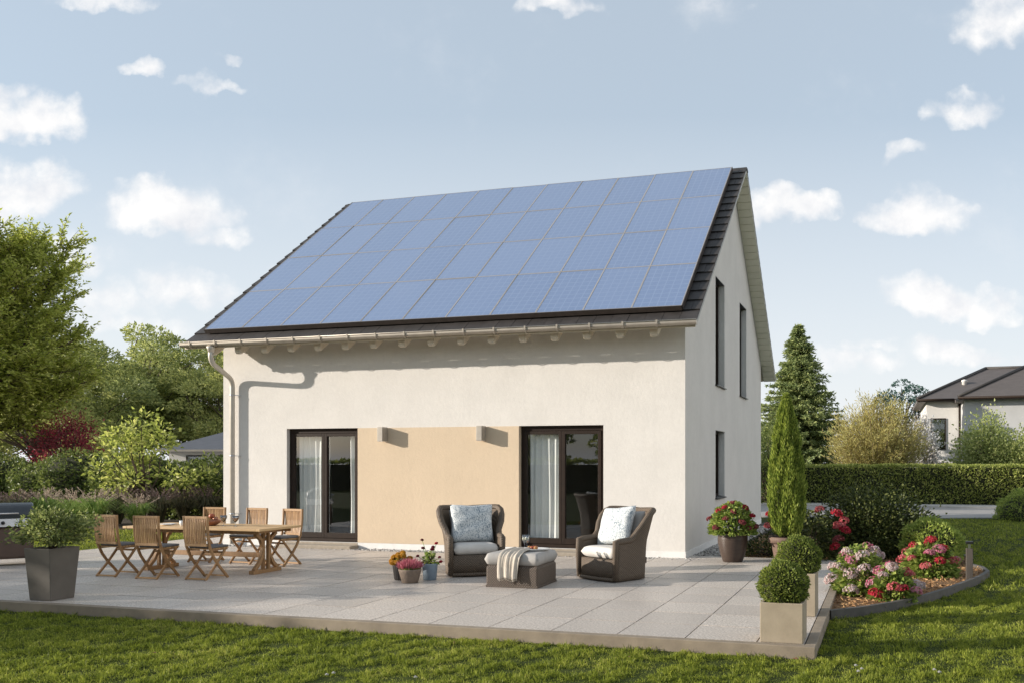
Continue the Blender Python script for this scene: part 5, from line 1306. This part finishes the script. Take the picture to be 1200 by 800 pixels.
def willow(name, label, u, w, topv, rx, mat, ns, nl, L_, wid, cat='shrub', upright=1.0):
    x, y = deep(u, w); H = hz(topv, w) - GZ; t = thing(name, label, cat, (x, y, GZ)); b = MB(); P, D = [], []
    for k in range(ns):
        a = rng.uniform(0, 2 * PI); q = rng.uniform(0, 1) ** .6; h = H * (1 - .38 * q ** 2) * rng.uniform(.62, 1.02); o = np.array([math.cos(a), math.sin(a), 0]); e = o * rx * q + np.array([0, 0, h]); p0 = o * .15; m = o * rx * q * .45 + np.array([0, 0, h * .55])
        b.tube([tuple(p0), tuple(m), tuple(e)], [.03, .018, .004], 4)
        s = rng.uniform(.3, 1, nl); pts = np.where((s < .5)[:, None], p0 + (m - p0) * (s * 2)[:, None], m + (e - m) * (s * 2 - 1)[:, None]); dd = unit(e - m)
        P.append(pts + rng.normal(size=(nl, 3)) * .13); D.append(unit(dd + rng.normal(size=(nl, 3)) * .55))
    b.build('stems', M['palestem'], t); P = np.concatenate(P); n = len(P); leaves('foliage', P, np.concatenate(D), rdirs(n), L_ * rng.uniform(.6, 1.3, n), wid, mat, t)
willow('willow_shrub', 'large olive-brown twiggy shrub behind the clipped hedge', 1028, 38.5, 459, 2.35, M['leaf_willow'], 360, 90, .20, .034)
willow('willow_shrub', 'white blossoming shrub in front of the neighbouring window', 1080, 42, 480, .9, M['leaf_white'], 120, 90, .12, .075)
crown_tree('pine_tree', 'distant blue-green pine top beside the neighbouring roof', 1060, 75, 447, 2.3, 4.6, M['leaf_teal'], 26, 220, .22, .75, seed=9)
loose_shrub('leafy_shrub', 'pale green shrub against the neighbouring grey wall', (*deep(1156, 39), GZ), 1.45, 1.2, hz(488, 39) - GZ, M['leaf_pale'], 170, 110, .14, .08, spread=.075)
loose_shrub('leafy_shrub', 'pale green shrub at the frame edge beyond the hedge', (*deep(1206, 38), GZ), 1.1, 1.0, hz(505, 38) - GZ, M['leaf_pale'], 110, 110, .14, .08, spread=.085)
loose_shrub('leafy_shrub', 'dark shrub tucked under the spruce beside the gable wall', (*deep(905, 36), GZ), 1.1, .9, hz(500, 36) - GZ, M['leaf_hedge'], 80, 80, .11, .06, spread=.08)

# trees standing outside the frame: they shade the lawn and the terrace and show in the door glass
def shade_tree(x, y, H, rx, base, lb, s, nb=60): crown_tree('deciduous_tree', lb, 0, 0, H, rx, base, M['leaf_bg'], nb, 170, .26, 1.15, 'trees around the lawn outside the frame', seed=s, place=(x, y))
TREES_OUT = [(-27.3, -14.6, 6.1, 1.7, .5), (-24.2, -15.6, 4.8, 1.1, .3)]
for i, (x, y, H, rx, bs) in enumerate(TREES_OUT): shade_tree(x, y, H, rx, bs, ['rounded tree standing left of the terrace', 'low tree standing at the front lawn edge'][i], 20 + i, 40)
for i, (x, y, H, rx) in enumerate([(-11, -40, 4.6, 3.6), (-1, -44, 7, 4.5), (5, -38, 5.2, 3.2), (14, -46, 8, 5.0), (-24, -46, 6, 4.4), (24, -42, 6, 4.2)]):
    shade_tree(x, y, H, rx, .6, 'leafy tree across the lawn behind the viewer', 30 + i, 46)
hedge('loose field hedge across the lawn behind the viewer', -45, 45, -34.2, -32.6, GZ, 1.7, M['leaf_priv'], 26000, .22, .12)

# ------------------------------------------------------------------ neighbouring houses
def left_house():
    w = 42; e0, _ = deep(188, w), 0; x, y = deep(235, w); s = w / F; t = thing('bungalow', 'neighbouring bungalow with slate hip roof behind the hedge', 'house', (x, y, GZ), TH)
    ez = hz(526, w) - GZ; rz = hz(494, w) - GZ; hw = 3.2
    b = MB(); b.box(-1.75, 6, .4, 7, 0, ez - .02); b.build('wall', M['far_wall'], t)
    b = MB(); ov = [(-2.05, 0), (6.4, 0), (6.4, 7.4), (-2.05, 7.4)]; vs = [(x_, y_, ez) for x_, y_ in ov] + [(x_, y_, ez - .10) for x_, y_ in ov] + [(1.4, 3.7, rz + .2), (3.0, 3.7, rz + .2)]
    b.add(vs, [(0, 1, 9, 8), (1, 2, 9), (2, 3, 8, 9), (3, 0, 8), (4, 5, 6, 7)] + [(i, (i + 1) % 4, (i + 1) % 4 + 4, i + 4) for i in range(4)]); b.build('roof', M['slate'], t)
    b = MB(); b.box(-2.1, 6.45, -.06, .02, ez - .10, ez - .005); b.build('gutter', M['gutter'], t)
    for k in range(3):
        g = MB(); g.box(-.9 + k * 1.5, .1 + k * 1.5, .37, .398, .9, ez - .28); f = g.build('window', M['bronze'], t); g = MB(); g.box(-.84 + k * 1.5, .04 + k * 1.5, .362, .369, .96, ez - .34); g.build('pane', M['glass'], f)
left_house()
def right_house():
    w = 50; x, y = deep(1108, w); t = thing('villa', 'neighbouring two-storey villa with brown hip roofs', 'house', (x, y, GZ))
    ez = hz(469, w) - GZ; X = lambda u: x_at(u, y) - x
    b = MB(); b.box(X(1086), X(1330), .5, 9, 0, ez); b.build('wall', M['far_wall'], t)
    b = MB(); b.box(X(1127), X(1340), -2.2, .497, 0, ez - .05); b.build('wing_wall', M['far_wall2'], t)
    def hip(x0, x1, y0, y1, z, apex, th=.16):
        b = MB(); o = [(x0, y0), (x1, y0), (x1, y1), (x0, y1)]; vs = [(a, c, z) for a, c in o] + [(a, c, z - th) for a, c in o] + apex
        k = len(apex)
        fs = [(4, 5, 6, 7)] + [(i, (i + 1) % 4, (i + 1) % 4 + 4, i + 4) for i in range(4)] + [(0, 1, 9, 8), (1, 2, 9), (2, 3, 8, 9), (3, 0, 8)]
        return b.add(vs, fs)
    rz = hz(432, w + 4) - GZ
    def caps(x0, x1, y0, y1, z, r0, r1):
        b = MB()
        for a, c in (((x0, y0, z), r0), ((x0, y1, z), r0), ((x1, y0, z), r1), ((x1, y1, z), r1), (r0, r1)): b.tube([(a[0], a[1], a[2] + .03), (c[0], c[1], c[2] + .03)], .10, 6)
        return b
    hip(X(1075), X(1345), .0, 9.5, ez + .12, [(X(1166), 4.7, rz), (X(1290), 4.7, rz)]).build('roof', M['brownroof'], t)
    hip(X(1119), X(1350), -2.7, 3.5, ez + .02, [(X(1215), .6, rz - .15), (X(1290), .6, rz - .15)]).build('wing_roof', M['brownroof'], t)
    caps(X(1075), X(1345), .0, 9.5, ez + .12, (X(1166), 4.7, rz), (X(1290), 4.7, rz)).build('ridge_tiles', M['ridge'], t)
    caps(X(1119), X(1350), -2.7, 3.5, ez + .02, (X(1215), .6, rz - .15), (X(1290), .6, rz - .15)).build('ridge_tiles', M['ridge'], t)
    b = MB(); b.tube([(X(1118), -2.76, ez - .04), (X(1352), -2.76, ez - .04)], .07, 8); b.tube([(X(1074), -.06, ez + .06), (X(1118), -.06, ez + .06)], .07, 8); b.tube([(X(1125), .42, ez), (X(1125), .42, 0)], .05, 8); b.build('gutter', M['bronze'], t)
    for z0, z1 in ((489, 526), (541, 580)):
        a, c = X(1091), X(1109); zz0, zz1 = hz(z1, w) - GZ, hz(z0, w) - GZ
        g = MB(); g.box(a, c, .44, .497, max(.4, zz0), zz1); f = g.build('window', M['bronze'], t); g = MB(); g.box(a + .07, c - .07, .43, .438, max(.47, zz0 + .07), zz1 - .07); g.build('pane', M['glass'], f)
    b = MB(); b.lathe([(.14, ez + .55), (.14, ez + 1.25), (.17, ez + 1.27), (.17, ez + 1.35), (.02, ez + 1.4)], 12, X(1134), 2.2); b.build('roof_vent', M['far_wall'], t)
right_house()

# a few dry leaves on the front lawn
dg = [(440, 738), (532, 757), (738, 772), (935, 776), (178, 768)]
for u, v in dg:
    x, y = at(u, v, GZ); P = np.array([[0, 0, 0]], float); a = rng.uniform(0, 6.3)
    o = leaves('dry_leaf', P, np.array([[math.cos(a), math.sin(a), .1]]), np.array([[.2, .1, 1.0]]), .05, .032, M['dryleaf']); o.location = (x, y, GZ + .03)
    tag(o, 'dry brown leaf lying on the front lawn', 'leaf', 'dry leaves on the front lawn')

cm = head_mesh(.013, M['leaf_white'], 'clover_flower', 26, .006)
for u, v in [(1003, 783), (1010, 787), (1006, 790), (1095, 788), (383, 794), (391, 792), (487, 797), (1101, 791)]:
    x, y = at(u, v, GZ); o = link('clover_flower', cm, None, (x, y, GZ + .03)); tag(o, 'tiny white clover flower in the front lawn', 'flower', 'white clover flowers in the lawn')

# ------------------------------------------------------------------ light, sky, camera
SUN = Vector((2.3, 1.0, -.63)).normalized()
sl = bpy.data.lights.new('sun', 'SUN'); sl.energy = 5.0; sl.angle = math.radians(.5); sl.color = (1.0, .91, .80)
so = bpy.data.objects.new('sun', sl); C.objects.link(so); so.rotation_euler = SUN.to_track_quat('-Z', 'Y').to_euler(); so.location = (-30, -14, 12)

wd = bpy.data.worlds.new('World'); bpy.context.scene.world = wd; wd.use_nodes = True; nt = wd.node_tree
bg = nt.nodes['Background']
sky = nt.nodes.new('ShaderNodeTexSky'); sky.sky_type = 'NISHITA'; sky.sun_disc = False
sky.sun_elevation = math.asin(-SUN.z); sky.sun_rotation = math.atan2(-SUN.x, -SUN.y) % (2 * PI)
sky.altitude = 200; sky.air_density = 1.0; sky.dust_density = 1.5; sky.ozone_density = 1.5
SKY_STRENGTH = .125
tc = nt.nodes.new('ShaderNodeTexCoord'); sep = nt.nodes.new('ShaderNodeSeparateXYZ'); nt.links.new(tc.outputs['Generated'], sep.inputs[0])
dx, dy, dz = sep.outputs
fw = mth(nt, 'ADD', mth(nt, 'MULTIPLY', dx, float(FWD[0])), mth(nt, 'MULTIPLY', dy, float(FWD[1])))
rt = mth(nt, 'ADD', mth(nt, 'MULTIPLY', dx, float(RIGHT[0])), mth(nt, 'MULTIPLY', dy, float(RIGHT[1])))
fs_ = mth(nt, 'MAXIMUM', fw, .05)
ca, cb = mth(nt, 'DIVIDE', rt, fs_), mth(nt, 'DIVIDE', dz, fs_)          # bearing and height of a sky direction
comb = nt.nodes.new('ShaderNodeCombineXYZ'); nt.links.new(ca, comb.inputs[0]); nt.links.new(cb, comb.inputs[1])
CL = [(38, 140, 85, 42, 1.0), (-10, 110, 60, 35, .9), (35, 222, 75, 55, 1.0), (-20, 240, 60, 60, 1), (195, 248, 95, 50, 1.05), (255, 272, 45, 22, .75), (60, 305, 100, 40, .6), (215, 345, 95, 42, .72), (120, 365, 110, 45, .6), (150, 395, 160, 30, .5), (312, 325, 32, 22, .7), (925, 243, 58, 38, .95), (1070, 252, 90, 32, .95), (1040, 245, 40, 30, .7), (1115, 357, 98, 40, 1.0), (1180, 30, 70, 62, .8), (1130, 130, 55, 36, .72), (1062, 182, 40, 20, .5), (1115, 418, 85, 26, .75), (1005, 430, 80, 30, .62), (1020, 405, 50, 16, .6), (118, 4, 75, 26, .68), (655, 6, 66, 22, .66), (845, 20, 50, 40, .44), (172, 84, 34, 13, .62), (250, 104, 50, 14, .52), (265, 74, 24, 12, .5)]
def vnoise(vec, scale, det):
    n = nt.nodes.new('ShaderNodeTexNoise'); n.inputs['Scale'].default_value = scale; n.inputs['Detail'].default_value = det; nt.links.new(vec, n.inputs['Vector'])
    sp_ = nt.nodes.new('ShaderNodeSeparateColor'); nt.links.new(n.outputs['Color'], sp_.inputs[0]); return sp_.outputs
w1, w2 = vnoise(comb.outputs[0], 11.0, 3), vnoise(comb.outputs[0], 34.0, 4)
def warp(c, k): return mth(nt, 'ADD', c, mth(nt, 'ADD', mth(nt, 'MULTIPLY', mth(nt, 'SUBTRACT', w1[k], .5), .078), mth(nt, 'MULTIPLY', mth(nt, 'SUBTRACT', w2[k], .5), .034)))
ca0, cb0 = ca, cb; ca, cb = warp(ca, 0), warp(cb, 1)
total = None
for u, v, ra, rb, k in CL:
    a = mth(nt, 'DIVIDE', mth(nt, 'SUBTRACT', ca, (u - PP) / F), ra / F); b_ = mth(nt, 'DIVIDE', mth(nt, 'SUBTRACT', cb, (HY - v) / F), rb / F); b_ = mth(nt, 'MAXIMUM', b_, mth(nt, 'MULTIPLY', b_, -1.5))
    q = mth(nt, 'ADD', mth(nt, 'MULTIPLY', a, a), mth(nt, 'MULTIPLY', b_, b_))
    e = mth(nt, 'MULTIPLY', mth(nt, 'SUBTRACT', 1.0, q, clamp=True), k)
    total = e if total is None else mth(nt, 'MAXIMUM', total, e)
ca, cb = ca0, cb0
# soft scattered cloud over the rest of the sky, plus unseen cloud added as fill
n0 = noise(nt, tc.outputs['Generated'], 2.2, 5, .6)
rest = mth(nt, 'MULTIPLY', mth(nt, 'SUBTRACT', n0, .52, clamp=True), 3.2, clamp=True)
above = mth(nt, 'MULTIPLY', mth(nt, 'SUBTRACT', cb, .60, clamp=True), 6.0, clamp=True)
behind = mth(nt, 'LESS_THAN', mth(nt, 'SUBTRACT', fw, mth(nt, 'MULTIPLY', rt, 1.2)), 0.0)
fill_bank = mth(nt, 'MULTIPLY', mth(nt, 'SUBTRACT', mth(nt, 'ADD', rt, mth(nt, 'MULTIPLY', dz, -.35)), .50, clamp=True), 4.0, clamp=True)  # unseen cloud off to the right, added to brighten the shaded gable
rest = mth(nt, 'MAXIMUM', rest, fill_bank)
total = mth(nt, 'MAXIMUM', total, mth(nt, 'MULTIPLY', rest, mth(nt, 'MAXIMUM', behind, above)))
nz = noise(nt, comb.outputs[0], 15.0, 10, .60); nz2 = noise(nt, comb.outputs[0], 50.0, 6, .6)
dens = mth(nt, 'ADD', total, mth(nt, 'ADD', mth(nt, 'MULTIPLY', mth(nt, 'SUBTRACT', nz, .5), 1.5), mth(nt, 'MULTIPLY', mth(nt, 'SUBTRACT', nz2, .5), .7)))
dens = mth(nt, 'MULTIPLY', dens, mth(nt, 'MULTIPLY', total, 4.0, clamp=True))
mr = nt.nodes.new('ShaderNodeMapRange'); mr.interpolation_type = 'SMOOTHSTEP'; mr.inputs['From Min'].default_value = .12; mr.inputs['From Max'].default_value = 1.0; nt.links.new(dens, mr.inputs['Value'])
alpha = mth(nt, 'MULTIPLY', mr.outputs[0], .92)
away = mth(nt, 'ADD', mth(nt, 'MULTIPLY', dx, .917), mth(nt, 'MULTIPLY', dy, .40))      # cloud facing the sun is brightest; raised outside the frame as added fill
fill_lit = mth(nt, 'MULTIPLY', mth(nt, 'SUBTRACT', away, .45, clamp=True), behind)
off = nt.nodes.new('ShaderNodeVectorMath'); off.operation = 'ADD'; off.inputs[1].default_value = (-.022, .026, 0); nt.links.new(comb.outputs[0], off.inputs[0])
relief = mth(nt, 'SUBTRACT', nz, noise(nt, off.outputs[0], 15.0, 10, .60))
ccol = mixc(nt, mth(nt, 'ADD', mth(nt, 'MULTIPLY', relief, 2.6), .62, clamp=True), (4.45, 4.55, 4.8), (5.9, 5.8, 5.7))
ccol = mixc(nt, mth(nt, 'MULTIPLY', fill_lit, 2.5, clamp=True), ccol, (10.5, 10.2, 9.8))
# thin high veil that whitens the blue
low = mth(nt, 'SUBTRACT', 1.0, mth(nt, 'MULTIPLY', cb, 2.5), clamp=True)                # air whitens towards the horizon
skyc = mixc(nt, .60, sky.outputs[0], (3.8, 4.3, 4.75))
skyc = mixc(nt, mth(nt, 'MULTIPLY', low, .9), skyc, (5.1, 5.2, 5.35))
ha = nt.nodes.new('ShaderNodeMapRange'); ha.interpolation_type = 'SMOOTHSTEP'; ha.inputs['From Min'].default_value = .05; ha.inputs['From Max'].default_value = 1.3
nw = noise(nt, comb.outputs[0], 5.5, 8, .65)
nt.links.new(mth(nt, 'ADD', mth(nt, 'MULTIPLY', total, .75), mth(nt, 'MULTIPLY', mth(nt, 'SUBTRACT', nw, .5), 2.4)), ha.inputs['Value'])
skyc = mixc(nt, mth(nt, 'MULTIPLY', ha.outputs[0], .5), skyc, (5.4, 5.4, 5.45))
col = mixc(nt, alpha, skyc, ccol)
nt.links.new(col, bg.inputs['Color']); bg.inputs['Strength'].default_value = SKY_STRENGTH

sc = bpy.context.scene
cam = bpy.data.cameras.new('camera'); co = bpy.data.objects.new('camera', cam); C.objects.link(co)
cam.sensor_width = 36; cam.lens = 36 * F / 1200; cam.shift_x = -(PP - 600) / 1200; cam.shift_y = (HY - 400) / 1200
co.location = (CX, CY, EYE); co.rotation_euler = (PI / 2, 0, TH); cam.clip_end = 2000; sc.camera = co
sc.view_settings.view_transform = 'Standard'; sc.view_settings.look = 'None'; sc.view_settings.exposure = 0.55; sc.view_settings.gamma = 1
sc.cycles.max_bounces = 8; sc.cycles.diffuse_bounces = 5; sc.cycles.transmission_bounces = 4; sc.cycles.transparent_max_bounces = 12; sc.cycles.use_denoising = True; sc.cycles.denoising_input_passes = 'RGB_ALBEDO_NORMAL'; sc.cycles.denoising_prefilter = 'ACCURATE'
sc.cycles.sample_clamp_indirect = 6
